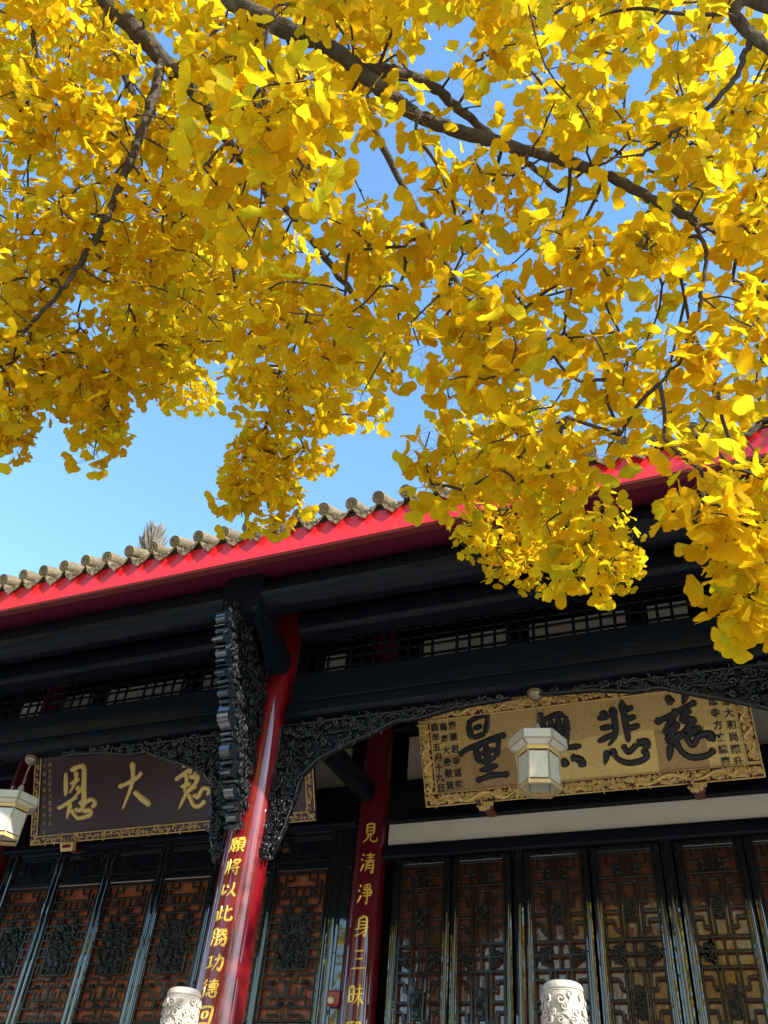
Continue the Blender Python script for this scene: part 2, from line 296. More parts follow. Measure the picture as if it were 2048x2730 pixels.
# ------------------------------------------------------------------ brush lettering (strokes on a 100 x 100 grid, y down)
GLY = {
'liang': '24,16 29,38|23,16 40,8 60,5 64,10 57,32|34,23 52,20|31,37 57,32|0,60 14,53 45,46 78,39 97,38|33,51 38,74|34,51 58,44 78,43 80,49 73,68|41,61 72,56|41,74 72,68|55,45 56,96|37,85 74,80|28,99 58,94 94,94',
'wu': '26,6 24,18 6,38|26,20 48,14 66,12 70,18|14,42 40,36 82,34|30,22 31,60|45,18 46,60|60,15 60,60|76,16 72,58|0,66 40,62 98,60|18,76 10,92|38,76 42,88|58,75 64,87|74,74 92,80 94,90',
'bei': '40,10 40,42 34,58 20,70|8,26 32,24|10,42 34,40|2,62 34,52|16,16 26,24|60,2 60,58 56,66|62,18 80,14|62,32 82,29|62,47 86,43|18,76 8,98|26,74 34,90 52,98 76,97 90,90 82,80|48,70 56,82 74,72|74,70 92,70 88,80',
'ci': '30,2 38,16|66,0 54,18|2,40 28,33 60,22 78,16|44,24 28,42 12,56|14,58 44,44|40,42 26,60 22,68 48,60|64,24 50,40 66,40|70,38 56,54 50,62 78,54|22,74 14,98|30,70 40,88 56,96 80,94 92,86|50,66 58,78 72,64|72,64 90,66 88,76',
'en': '18,10 20,54|30,6 54,0 64,6 65,40 66,68 56,70|32,32 54,24|44,10 44,28 30,50|48,40 56,46 46,56|50,56 26,68 2,76|34,68 26,98|36,80 50,96 62,98 84,94 84,86 66,86|48,80 60,84 72,70 88,66 96,74 88,80',
'da': '2,50 30,44 60,34 70,24|42,2 44,36 34,64 16,98|50,64 70,78 98,94',
'ci2': '26,4 32,14|56,8 44,18|4,38 30,26 66,12|30,26 34,40 28,66|56,20 46,34 62,36 58,52|60,52 36,66 14,98|20,54 46,48|40,70 52,92 68,96 84,86|54,72 64,78 78,62 96,66 90,76',
'yuan': '8,10 46,6|12,10 11,50 0,94|30,14 24,24|20,28 22,54|20,28 42,24 41,52|24,40 40,38|24,54 41,51|32,56 32,90 24,84|20,68 12,82|40,66 48,78|52,8 98,2|76,6 68,18|58,22 58,72|58,20 92,17 92,70|60,36 90,34|60,52 90,50|60,70 92,67|68,74 52,96|82,74 98,94',
'jiang': '10,12 10,42|2,44 28,36|27,4 26,98|14,44 0,96|62,2 44,28|60,10 90,8 72,36 44,50|58,24 68,32|38,62 98,52|80,44 79,96 66,88|54,70 63,82',
'yi': '12,20 10,76 40,58|36,22 46,42|80,6 76,50 44,94|68,58 98,92',
'ci3': '26,10 26,84|28,42 46,36|6,38 8,90|0,94 52,76|98,22 62,46|64,6 61,80 72,92 98,86 99,68',
'sheng': '8,10 8,60 0,98|8,10 34,8 34,94 24,86|10,34 32,32|10,56 32,54|52,4 58,15|86,2 75,15|46,22 96,17|40,38 99,32|70,4 66,30 40,62|72,36 99,60|50,68 90,63 85,96 70,90|69,54 62,78 44,99',
'gong': '4,24 42,16|23,20 23,72|0,82 46,64|48,36 96,28 89,90 72,80|73,4 70,44 42,98',
'de': '28,2 6,30|30,26 4,56|19,44 18,98|44,15 97,10|71,0 69,22|48,29 50,48|48,29 95,25 91,46|62,28 63,46|77,27 77,46|50,48 92,45|42,60 99,54|46,72 38,92|54,68 59,88 74,95 91,90 89,78|68,64 75,75|86,64 99,77',
'hui': '10,12 14,92|10,12 86,6 89,50 84,96|34,36 37,66|34,36 65,32 62,64|37,66 62,63|14,91 84,88',
'jian': '24,4 26,58|24,4 73,2 72,56|28,21 70,19|28,38 70,36|26,57 72,54|41,58 32,80 4,99|58,58 56,84 70,93 99,88 99,72',
'qing': '12,6 23,15|3,30 16,39|3,94 25,56|36,13 96,8|42,27 90,22|66,0 66,38|30,43 100,36|44,52 44,76 35,99|44,52 87,48 86,97 76,92|46,65 84,63|46,79 84,77',
'jing': '12,8 23,17|3,32 16,41|3,94 25,58|82,2 44,12|42,18 49,29|60,14 65,25|86,10 74,25|40,35 87,30 86,60|30,49 100,42|40,63 86,58|66,28 66,99 54,90',
'shen': '54,0 44,14|28,16 28,63|28,16 77,12 76,94 62,88|30,31 74,29|30,47 74,45|8,68 93,56|85,62 50,84 6,99',
'san': '22,12 80,8|26,47 76,44|2,90 99,84',
'mei': '6,18 6,80|6,18 34,14 34,76|8,46 32,44|8,79 34,75|52,23 91,18|40,45 100,38|71,0 71,99|70,44 54,72 36,88|72,44 84,68 101,84',
'ye': '4,10 60,4|16,10 16,80|42,8 42,98|18,30 40,28|18,50 40,48|0,82 44,72|64,10 64,98|64,10 92,6 78,36 94,52 76,64',
}
def brush(mb, key, fn, u0, u1, v0, v1, width, lift=.012, step=.0006):
    """strokes inside the box u0..u1, v0 (bottom)..v1 (top), raised off the surface by fn(u,v,h)"""
    sx, sy = (u1-u0)/100, (v1-v0)/100
    for si, st in enumerate(GLY[key].split('|')):
        P = [tuple(map(float, q.split(','))) for q in st.split()]
        P = [(u0+x*sx, v1-y*sy) for x, y in P]
        Q = [(2*P[0][0]-P[1][0], 2*P[0][1]-P[1][1])]+P+[(2*P[-1][0]-P[-2][0], 2*P[-1][1]-P[-2][1])]
        S = []
        for i in range(1, len(Q)-2):
            for k in range(6):
                t = k/6
                S.append(tuple(.5*(2*Q[i][a]+(Q[i+1][a]-Q[i-1][a])*t+(2*Q[i-1][a]-5*Q[i][a]+4*Q[i+1][a]-Q[i+2][a])*t*t+(3*Q[i][a]-Q[i-1][a]-3*Q[i+1][a]+Q[i+2][a])*t**3) for a in (0, 1)))
        S.append(P[-1]); n = len(S); L = math.dist(P[0], P[-1]); top = lift+si*step; vs = []
        dx, dy = P[-1][0]-P[0][0], P[-1][1]-P[0][1]; horiz = abs(dx) > 1.6*abs(dy)
        for i, (x, y) in enumerate(S):
            t = i/(n-1); a = S[max(i-1, 0)]; b_ = S[min(i+1, n-1)]; tx, ty = b_[0]-a[0], b_[1]-a[1]; l = math.hypot(tx, ty) or 1; tx /= l; ty /= l
            w = width*(.62 if horiz else .8)*(.72+.45*math.sin(math.pi*(.15+.7*t))+(.38 if t < .12 else 0)+(.30 if horiz and t > .85 else 0))
            if not horiz and dx < 0: w *= (1-.62*t**1.6)
            elif not horiz: w *= (.9+.35*t) if dx > .35*abs(dy) else 1
            if i in (0, n-1): w *= .45
            nx, ny = -ty*w, tx*w
            vs += [fn(x+nx, y+ny, 0), fn(x+nx*.55, y+ny*.55, top), fn(x-nx*.55, y-ny*.55, top), fn(x-nx, y-ny, 0)]
        fs = [(i*4+j, i*4+j+1, i*4+5+j, i*4+4+j) for i in range(n-1) for j in range(3)]+[(0, 1, 2, 3), (4*n-1, 4*n-2, 4*n-3, 4*n-4)]
        mb.add(vs, fs)
_tc = {}
def font_char(ch):
    if ch not in _tc:
        cu = bpy.data.curves.new('lettering', 'FONT'); cu.body = ch; cu.extrude = .02; cu.offset = .022; cu.resolution_u = 2
        t = bpy.data.objects.new('lettering', cu); C.objects.link(t); bpy.context.view_layer.update()
        me = bpy.data.meshes.new_from_object(t.evaluated_get(bpy.context.evaluated_depsgraph_get()))
        vs = [tuple(v.co) for v in me.vertices]; fs = [tuple(p.vertices) for p in me.polygons]
        xs = [v[0] for v in vs]; ys = [v[1] for v in vs]; cx, cy_ = (min(xs)+max(xs))/2, (min(ys)+max(ys))/2
        vs = [(x-cx, y-cy_, z) for x, y, z in vs]
        bpy.data.objects.remove(t); bpy.data.curves.remove(cu); bpy.data.meshes.remove(me); _tc[ch] = (vs, fs)
    return _tc[ch]

# ================================================================== THE SETTING
g = MB(); g.box(-900, 900, -900, 900, -2.1, -1.6); tag(g.build('courtyard_ground', M['paving'], None), kind='structure')
g = MB(); g.box(-16, 13, 3.7, 9.2, -1.596, -.30, .02); tag(g.build('terrace', M['paving'], None), kind='structure')

# ================================================================== THE HALL
hall = empty('temple_hall', (-1.5, 8.4, -.3), 'black and red lacquered temple hall with grey tiled eave and carved brackets', 'temple')
X0, X1 = -14.4, 11.4
CX = (-9.1, -3.83, .80, 6.1)
def col_r(z): return .205-.0085*(z+.3)
columns = {}
for x in CX:
    for y, ztop, k in ((6.0, 4.95, 1.0), (8.42, 6.3, .97)):
        c = MB(); c.lathe([(col_r(z)*k, z) for z in np.linspace(-.3, ztop, 14)], x, y, 40)
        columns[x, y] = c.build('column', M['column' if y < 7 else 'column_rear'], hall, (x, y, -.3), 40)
# rear wall of black boards, pale plaster panels let into it
g = MB(); g.box(X0, X1, 8.64, 8.9, -.3, 6.75); g.build('wall', M['black'], hall)
def plaster(x0, x1, z0, z1): g = MB(); g.box(x0, x1, 8.60, 8.635, z0, z1); g.build('plaster_panel', M['plaster'], hall)
plaster(-8.75, -4.28, 4.17, 4.66); plaster(-3.54, .48, 4.15, 4.86)
for a, b_ in ((-9.9, -8.6), (-8.32, -7.0), (-6.7, -5.55), (-4.8, -4.52), (-3.42, -2.32), (-2.06, -.92), (-.66, -.22), (1.2, 2.3)): plaster(a, b_, 5.45, 6.03)
def beam(name, y0, y1, z0, z1, r, x0, x1, m='black', n=4):
    g = MB(); g.extr(rrect(y0, y1, z0, z1, r, n), x0, x1); return g.build(name, M[m], hall, None, 35)
bays = [(X0, CX[0]-.17)]+[(CX[i]+.17, CX[i+1]-.17) for i in range(3)]+[(CX[3]+.17, X1)]
for a, b_ in bays:
    beam('front_beam', 5.90, 6.10, 3.70, 3.985, .018, a+.07, b_-.03)                     # deep tie beam above the carved brackets
    beam('beam_moulding', 5.87, 6.05, 3.545, 3.70-.003, .04, a+.05, b_-.05)
    beam('upper_beam', 5.56, 5.78, 4.20, 4.43, .05, a+.24, b_-.02)
    beam('rear_beam', 8.40, 8.62, 4.70, 5.05, .06, a, b_); beam('rear_beam', 8.42, 8.62, 3.66, 4.12, .05, a, b_)
# front grille above the tie beam: one bar at a time
_bars = {}
def bar_mesh(L, vert, w=.014, d=.022, m='doorwood', c=.004):
    key = (round(L, 3), vert, w, d, m)
    if key not in _bars:
        g = MB()
        if vert: g.box(-w/2, w/2, -d/2, d/2, 0, L, c)
        else: g.box(0, L, -d/2, d/2, -w/2, w/2, c)
        _bars[key] = g.mesh('bar', M[m])
    return _bars[key]
def grille(x0, x1):
    e = MB(); e.box(x0, x1, 5.93, 6.07, 4.60, 4.75); fr = e.build('grille_frame', M['black'], hall)
    n = round((x1-x0)/.112); p = (x1-x0)/n
    vm_ = bar_mesh(.614, True, .026, .02, 'black', .005); hm_ = bar_mesh(x1-x0, False, .024, .02, 'black', .005)
    for i in range(1, n):
        if (i % 9) == 4: continue                      # a wider cell now and then, as built
        inst('grille_bar', vm_, fr, (x0+p*i, 6.0, 3.986))
    for z in (4.085, 4.185, 4.285, 4.385, 4.485): inst('grille_bar', hm_, fr, (x0, 6.0+.024, z))
grille(-9.1+.17, -3.83-.17); grille(-3.83+.17, .80-.17)
# eave: purlin, soffit, fascia boards
g = MB(); n = 28; g.extr([(5.30+.165*math.cos(2*math.pi*i/n), 4.43+.165*math.sin(2*math.pi*i/n)) for i in range(n)], X0, X1); g.build('eave_purlin', M['black'], hall, None, 35)
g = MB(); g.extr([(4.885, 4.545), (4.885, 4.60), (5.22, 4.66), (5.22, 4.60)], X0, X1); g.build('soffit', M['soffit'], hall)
g = MB(); g.extr([(5.21, 4.665), (5.21, 4.70), (8.9, 6.60), (8.9, 6.56)], X0, X1); g.build('roof_boarding', M['black'], hall)
xs = [X0, -11.4, -8.15, -4.20, -1.1, 2.3, 5.4, 8.5, X1]
for i in range(len(xs)-1):
    g = MB(); dz = random.uniform(-.002, .002)
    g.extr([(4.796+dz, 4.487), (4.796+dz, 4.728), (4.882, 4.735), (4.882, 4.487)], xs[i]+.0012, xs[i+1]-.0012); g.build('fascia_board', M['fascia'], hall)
g = MB(); g.extr([(4.803, 4.468), (4.799, 4.486), (4.878, 4.486), (4.872, 4.468)], X0, X1); g.build('fascia_trim', M['redwood'], hall)

# roof with its tile rows
roof = MB(); SL = .49
roof.extr([(4.80, 4.74), (4.80, 4.77), (12.2, 4.77+SL*7.4), (12.2, 4.70+SL*7.4)], X0, X1); roof = roof.build('roof', M['tiledark'], hall)
dirv = Vector((0, 1, SL)).normalized(); nrmv = Vector((0, -SL, 1)).normalized()
def round_tile_mesh(seed):
    rnd = random.Random(seed); g = MB(); r = .059; n = 18; k = 5
    vs = []
    for i in range(k):
        t = [0, .012, .2, .39, .40][i]*1.0; rr = r*[.96, 1.0, .985, .98, .9][i]
        for j in range(n):
            a = 2*math.pi*j/n; p = dirv*t+Vector((rr*math.cos(a), 0, 0))+nrmv*(rr*math.sin(a)); vs.append(p)
    fs = [(i*n+j, i*n+(j+1) % n, (i+1)*n+(j+1) % n, (i+1)*n+j) for i in range(k-1) for j in range(n)]+[tuple(range((k-1)*n, k*n))]
    g.add(vs, fs)
    def face(u, v, h): return Vector((u, 0, 0))+nrmv*v-dirv*h
    # recessed end disc, raised rim, raised long-life emblem
    g.add([face(.046*math.cos(2*math.pi*j/n), .046*math.sin(2*math.pi*j/n), -.006) for j in range(n)]+vs[:n],
          [tuple(range(n-1, -1, -1))]+[(j, n+j, n+(j+1) % n, (j+1) % n) for j in range(n)])
    g.tube([face(.037*math.cos(2*math.pi*j/16), .037*math.sin(2*math.pi*j/16), -.003) for j in range(17)], .0035, 4, False)
    for (a, b_, c, d) in ((-.026, .016, .026, .016), (-.032, .004, .032, .004), (-.032, -.008, .032, -.008), (-.024, -.020, .024, -.020), (0, -.032, 0, .032), (-.016, .016, -.016, .030), (.016, .016, .016, .030), (-.014, -.008, -.014, -.028), (.014, -.008, .014, -.028)):
        g.tube([face(a, b_, -.004), face(c, d, -.004)], .0034, 4)
    return g.mesh('round_tile', M['tile'], (0, 0, 0), 40)
def drip_tile_mesh(seed):
    rnd = random.Random(seed); g = MB(); nu, rows = 17, []
    def sag(s): return -.052*math.cos(s*math.pi/2)                 # s in -1..1 across the pan
    for lay in (0, 1):                                              # outer skin and inner skin give the clay its thickness
        rr = []
        th = lay*.012
        rr.append([Vector((s*.112, .30, .30*SL+sag(s)+.0-th*1.2)) for s in np.linspace(-1, 1, nu)])
        rr.append([Vector((s*.112, .02, .02*SL+sag(s)-th*1.2)) for s in np.linspace(-1, 1, nu)])
        for q in (.25, .5, .75, 1.0):
            row = []
            for s in np.linspace(-1, 1, nu):
                drop = (.072*(1-abs(s)**1.7)+.022+.007*math.cos(s*9.5)+.004*math.sin(s*17+seed))*q
                bump = (rnd.uniform(-.004, .006)+.004*math.sin(s*14)*math.sin(q*7)) if (lay == 0 and q < 1) else 0
                row.append(Vector((s*.112, -.012-bump-.012*q+th, sag(s)-drop)))
            rr.append(row)
        rows.append(rr)
    for lay in (0, 1):
        rr = rows[lay]; base = len(g.v); vs = [p for r_ in rr for p in r_]
        fs = []
        for i in range(len(rr)-1):
            for j in range(nu-1):
                f = (i*nu+j, i*nu+j+1, (i+1)*nu+j+1, (i+1)*nu+j); fs.append(f if lay == 0 else f[::-1])
        g.add(vs, fs)
    N = len(rows[0])*nu; L = (len(rows[0])-1)*nu
    for j in range(nu-1): g.f.append((L+j, L+j+1, N+L+j+1, N+L+j))
    for i in range(len(rows[0])-1): g.f.append((i*nu, (i+1)*nu, N+(i+1)*nu, N+i*nu)); g.f.append((i*nu+nu-1, N+i*nu+nu-1, N+(i+1)*nu+nu-1, (i+1)*nu+nu-1))
    def fn(u, v, h): return Vector((u, -.018-h, v))
    for _ in range(16): g.scroll(fn, rnd.uniform(-.075, .075), -.075+rnd.uniform(-.022, .018), rnd.uniform(.008, .016), rnd.uniform(0, 6), rnd.choice((-1, 1)), .25, 1.0, h=.004, npt=6)
    return g.mesh('drip_tile', M['tile'], (0, 0, 0), 45)
rts = [round_tile_mesh(i) for i in range(3)]; dts = [drip_tile_mesh(i) for i in range(4)]
PIT = .251; i0 = int((X0+.2+2.112)/PIT); i1 = int((X1-.2+2.112)/PIT)
field = MB()
for i in range(i0, i1+1):
    x = -2.112+PIT*i; vis = -7.6 < x < 3.2
    if vis:
        o = inst('round_tile', random.choice(rts), roof, (x+random.uniform(-.006, .006), 4.735+random.uniform(-.012, .012), 4.822+random.uniform(-.006, .006)))
        o.rotation_euler = (random.uniform(-.03, .03), random.uniform(-.12, .12), random.uniform(-.03, .03))
        o = inst('drip_tile', random.choice(dts), roof, (x+PIT/2+random.uniform(-.006, .006), 4.775+random.uniform(-.008, .008), 4.797+random.uniform(-.006, .006)))
        o.rotation_euler = (random.uniform(-.04, .04), random.uniform(-.03, .03), random.uniform(-.04, .04))
    s0 = .41 if vis else 0
    p0 = Vector((x, 4.735, 4.822))+dirv*s0
    field.tube([p0, p0+dirv*(8.2-s0)], .057, 10)
    q0 = Vector((x+PIT/2, 4.79, 4.757))+dirv*(.33 if vis else 0)
    field.tube([q0, q0+dirv*(8.1-(.33 if vis else 0))], .05, 6)
tag(field.build('tile_rows', M['tile'], roof, None, 40), kind='stuff')
# ornaments standing on the sloping ridges
def petal(mb, base, out, upv, L, w, tip):
    side = out.cross(upv).normalized(); a = base; b_ = base+out*L*.35+upv*L*.35; t = base+out*L*tip+upv*L
    mb.add([a-side*w*.4, a+side*w*.4, b_+side*w*.6+out*w*.2, b_-side*w*.6+out*w*.2, t, b_+out*w*.5, a+out*w*.35],
           [(0, 3, 5, 6), (6, 5, 2, 1), (3, 4, 5), (5, 4, 2), (0, 1, 2, 3), (3, 2, 4)])
def lotus(cx, cy_, z0, s):
    g = MB(); rnd = random.Random(3)
    g.lathe([(.10*s, z0-.22*s), (.11*s, z0-.1*s), (.05*s, z0-.04*s), (.07*s, z0), (.09*s, z0+.06*s), (.05*s, z0+.25*s), (.008*s, z0+.46*s)], cx, cy_, 12)
    for ring in range(7):
        zz = z0+.0*s+ring*.058*s; rad = (.12, .13, .12, .10, .075, .05, .028)[ring]*s; nP = (9, 10, 9, 8, 7, 6, 4)[ring]
        for k in range(nP):
            a = 2*math.pi*(k+.5*(ring % 2))/nP+rnd.uniform(-.1, .1); out = Vector((math.cos(a), math.sin(a), 0))
            petal(g, Vector((cx, cy_, zz))+out*rad*.6, out, Vector((0, 0, 1)), rnd.uniform(.13, .21)*s, .058*s, rnd.uniform(.45, .95))
    for sg in (-1, 1):
        pts = [Vector((cx+sg*(.10+.16*t)*s, cy_-.02, z0+(.06-.30*t+.10*math.sin(t*5))*s)) for t in np.linspace(0, 1.5, 9)]
        g.tube(pts, [.018*s*(1-.06*i) for i in range(9)], 6)
    return g.build('ridge_ornament', M['rope'], roof, None, 40)
lotus(-5.50, 5.62, 5.66, .80)
def ridge(x, y0, y1):
    g = MB(); k = int((y1-y0)/.10)
    prof = [(-.09, -.1), (-.09, .12), (-.055, .16), (-.055, .24), (-.075, .27), (0, .33), (.075, .27), (.055, .24), (.055, .16), (.09, .12), (.09, -.1)]
    vs = []
    for i in range(k+1):
        y = y0+(y1-y0)*i/k; z = 4.84+SL*(y-4.735)-.02+(.22*max(0, 1-(y-y0)/.9)**2); w = 1+.07*(i % 2)
        vs += [(x+a*w, y, z+b_*w) for a, b_ in prof]
    n = len(prof)
    g.add(vs, [(i*n+j, i*n+j+1, (i+1)*n+j+1, (i+1)*n+j) for i in range(k) for j in range(n-1)]+[tuple(range(n)), tuple(range(k*n, (k+1)*n))[::-1]])
    return g.build('ridge', M['rope'], roof, None, 30)
ridge(.70, 5.25, 12.0); 
g = MB(); rnd = random.Random(12)                                   # carved beast on the right-hand ridge
def fnb(u, v, h): return Vector((.72+h, 5.45+u, 5.45+v))
g.plate([(-.18, -.25), (.22, -.25), (.26, .1), (.14, .30), (.05, .55), (-.12, .62), (-.06, .40), (-.22, .22), (-.1, .1)], fnb, -.09, .09)
for sgn in (-1, 1): carve(g, lambda u, v, h: fnb(u, v, sgn*(.085+h)), [(-.18, -.25), (.22, -.25), (.26, .1), (.14, .30), (.05, .55), (-.12, .62), (-.06, .40), (-.22, .22), (-.1, .1)], 46, .03, .07, rnd=rnd)
g.build('ridge_beast', M['rope'], roof, None, 40)

# carved corner brackets below the tie beam
QT = [(-2.22, -.035), (-1.75, -.06), (-1.45, -.12), (-1.25, -.115), (-.98, -.23), (-.86, -.27), (-.56, -.40), (-.43, -.54), (-.40, -.72), (-.37, -.86), (-.34, -1.0), (-.29, -1.14), (-.25, -1.26), (-.195, -1.26), (-.17, -.9), (-.165, -.004), (-2.22, -.004)]
def corner_bracket(x, sgn, seed):
    rnd = random.Random(seed); g = MB(); poly = [(p[0], p[1]) for p in QT]
    def fn(u, v, h): return Vector((x-sgn*u, 5.97-h, 3.542+v*.93))
    g.plate(poly, fn, -.035, .0)
    def shr(p): return p
    carve(g, fn, poly, 420, .018, .042, .0, .03, rnd)
    lower = [(-.42, -.54), (-.39, -.72), (-.36, -.86), (-.33, -1.0), (-.28, -1.14), (-.25, -1.26), (-.19, -1.26), (-.17, -.5)]
    carve(g, fn, lower, 130, .016, .036, .01, .035, rnd)
    for a in range(len(poly)-6):                                   # rolled rim along the lower edge
        u0, v0 = poly[a]; u1, v1 = poly[a+1]; g.tube([fn(u0, v0, .02), fn((u0+u1)/2, (v0+v1)/2-.006, .028), fn(u1, v1, .02)], .014, 5)
    g.tube([fn(-.16, -.03, .02), fn(-.20, -1.24, .03)], .013, 5); g.tube([fn(-.17, -.035, .03), fn(-1.9, -.03, .02)], .012, 5)
    g.tube([fn(-.30, -.16, .02), fn(-.26, -1.15, .025)], .010, 5); g.tube([fn(-.32, -.17, .02), fn(-1.2, -.14, .02)], .010, 5)
    for v in (-.45, -.78): g.tube([fn(-.18, v, .03), fn(-.40, v+.02, .03)], .010, 5)
    o = g.build('corner_bracket', M['carved'], hall, None, 80); fix_normals(o); return o
corner_bracket(-3.83, 1, 1); corner_bracket(-3.83, -1, 2); corner_bracket(.80, -1, 3); corner_bracket(-9.1, 1, 4)
# sloping carved strut from the column up to the eave purlin, with its cantilever arm
def strut(x, seed):
    rnd = random.Random(seed); line = [(4.96, 4.10), (5.02, 3.88), (5.09, 3.74), (5.26, 3.44), (5.37, 3.26), (5.44, 3.06), (5.56, 2.86), (5.66, 2.71), (5.745, 2.52)]
    L = [Vector((0, a, b_)) for a, b_ in line]; cum = [0]
    for i in range(1, len(L)): cum.append(cum[-1]+(L[i]-L[i-1]).length)
    def at(s):
        for i in range(1, len(L)):
            if s <= cum[i] or i == len(L)-1:
                t = (s-cum[i-1])/(cum[i]-cum[i-1]); return L[i-1].lerp(L[i], t)
    d = (L[-1]-L[0]).normalized(); nn = Vector((0, d.z, -d.y)); nn = nn if nn.y < 0 else -nn     # outward, away from the wall
    g = MB(); T = cum[-1]; s = 0; k = 0
    pat = [.11, .03, .06, .09, .035, .075, .05, .03, .09, .05, .035, .08, .05, .21, .05, .04, .14, .05, .10, .04, .13, .09, .08]
    while s < T-.02:                                               # stepped, rolled front edge
        l = min(pat[k % len(pat)], T-s); big = (.004, .022, .010, .03, .012)[k % 5]+(.02 if l > .08 else 0); w = .045+.006*(k % 2)
        a = at(s+.004); b_ = at(s+l-.004); mid = (a+b_)/2; n_ = 5; vs = []
        for q in range(n_+1):
            t = q/n_; p = a.lerp(b_, t)+nn*(.006+big*math.sin(math.pi*min(1, max(0, t)))+.012*math.sin(math.pi*t))
            back = a.lerp(b_, t)-nn*.07
            vs += [(x-w, p.y, p.z), (x+w, p.y, p.z), (x+w, back.y, back.z), (x-w, back.y, back.z)]
        g.add(vs, [(i*4+j, i*4+(j+1) % 4, i*4+4+(j+1) % 4, i*4+4+j) for i in range(n_) for j in range(4)]+[(3, 2, 1, 0), (n_*4, n_*4+1, n_*4+2, n_*4+3)])
        s += l; k += 1
    o = g.build('strut_edge', M['blackv'], hall, None, 35); fix_normals(o)
    g = MB(); poly = [(a-nn.y*.05, b_-nn.z*.05) for a, b_ in line]+[(5.80, 2.60), (5.80, 4.10), (5.40, 4.25), (5.06, 4.28)]
    def side(sg): return lambda u, v, h: Vector((x+sg*(.03+h), u, v))
    g.plate(poly, lambda u, v, h: Vector((x+h, u, v)), -.03, .03)
    for sg in (-1, 1): carve(g, side(sg), poly, 330, .022, .05, -.002, .02, rnd)
    o = g.build('carved_strut', M['carved_dull'], hall, None, 80); fix_normals(o)
    for sg in (1, -1):
        g = MB(); pl_ = [(5.2, 4.20), (5.2, 4.42), (5.46, 4.46), (5.53, 4.25), (5.70, 4.23), (5.84, 4.16), (5.87, 4.07), (5.80, 3.95), (5.68, 3.88), (5.56, 3.88), (5.40, 4.05)]
        g.plate(pl_, lambda u, v, h: Vector((x+sg*.17+h, u, v)), -.03, .03); o = g.build('cantilever_arm', M['black'], hall); fix_normals(o)
    g = MB(); g.box(x-.17, x+.22, 5.105, 5.50, 4.19, 4.63, .04); g.build('bearing_block', M['black'], hall)
strut(-3.83, 5); strut(.80, 6)
# tie beams from the front to the rear columns
for x in CX:
    g = MB(); g.extrz([(0, 0)], 0, 0) if False else None
    n = 20; ring = [(.105*math.cos(2*math.pi*i/n), 3.90+.13*math.sin(2*math.pi*i/n)) for i in range(n)]
    ys = [6.16, 7.9, 8.15, 8.215, 8.24]; sc_ = [1, 1, .97, .8, .3]
    vs = [(x+a*s, y, 3.90+(b_-3.90)*s) for y, s in zip(ys, sc_) for a, b_ in ring]
    g = MB(); g.add(vs, [(i*n+j, i*n+(j+1) % n, (i+1)*n+(j+1) % n, (i+1)*n+j) for i in range(4) for j in range(n)]+[tuple(range(4*n, 5*n))])
    o = g.build('tie_beam', M['black'], hall, None, 40); fix_normals(o)

# ------------------------------------------------------------------ doors
def vbar(p, x, z0, z1, y=8.386, m='doorwood'):
    if isinstance(p, MB): p.box(x-.011, x+.011, y-.012, y+.012, z0, z1, .004)          # fine lattice, joined door by door
    else: inst('lattice_bar', bar_mesh(z1-z0, True, .022, .024, m), p, (x, y, z0))
def hbar(p, x0, x1, z, y=8.382, m='doorwood'):
    if isinstance(p, MB): p.box(x0, x1, y-.011, y+.011, z-.011, z+.011, .004)
    else: inst('lattice_bar', bar_mesh(x1-x0, False, .022, .022, m), p, (x0, y, z))
def stile_mesh(w, d, h):
    key = ('stile', round(w, 3), round(d, 3), round(h, 3))
    if key not in _bars:
        g = MB(); a = w/2; prof = [(-a, d), (-a, 0), (-a*.94, -.008), (-a*.62, -.010), (-a*.56, -.004), (-a*.48, -.004), (-a*.42, -.016), (-a*.2, -.019), (a*.2, -.019), (a*.42, -.016), (a*.48, -.004), (a*.56, -.004), (a*.62, -.010), (a*.94, -.008), (a, 0), (a, d)]
        g.extrz(prof, 0, h); me = g.mesh('stile', M['blackv'], (0, 0, 0), 50)
        _bars[key] = me
    return _bars[key]
def carved_panel(parent, name, x, z, w, h, n, seed, y=8.392, m='carved', smin=.014, smax=.034, shape=None):
    key = (name, round(w, 3), round(h, 3), seed)
    if key not in _bars:
        g = MB(); rnd = random.Random(seed); a, b_ = w/2, h/2
        poly = shape or [(-a, -b_), (a, -b_), (a, b_), (-a, b_)]
        fn = lambda u, v, h_: Vector((u, -h_, v))
        g.plate(poly, fn, -.012, .0); carve(g, fn, poly, n, smin, smax, .002, .012, rnd); _bars[key] = g.mesh(name, M[m], (0, 0, 0), 80)
    return inst(name, _bars[key], parent, (x, y, z))
def planks(parent, x0, x1, z0, z1, m, n=4, y=8.43):
    p = (x1-x0)/n
    for i in range(n):
        key = ('plank', round(p, 3), round(z1-z0, 3), m)
        if key not in _bars:
            g = MB(); g.box(-p/2+.001, p/2-.001, 0, .02, 0, z1-z0, .002); _bars[key] = g.mesh('backing_board', M[m])
        o = inst('backing_board', _bars[key], parent, (x0+p*(i+.5), y+random.uniform(0, .003), z0)); o.rotation_euler = (0, 0, random.uniform(-.012, .012))
LH = [(.02, 0, .98), (.07, .3, .62), (.12, 0, .98), (.19, 0, .98), (.25, 0, .8), (.31, 0, .98), (.36, .6, .98), (.42, .6, .98), (.48, .6, .98), (.54, .6, .98), (.60, .6, .98), (.675, 0, .6), (.705, .35, .98), (.75, .04, .35), (.79, .55, .98), (.85, .04, .72), (.91, .3, .98), (.955, .15, .6), (.995, 0, .98)]
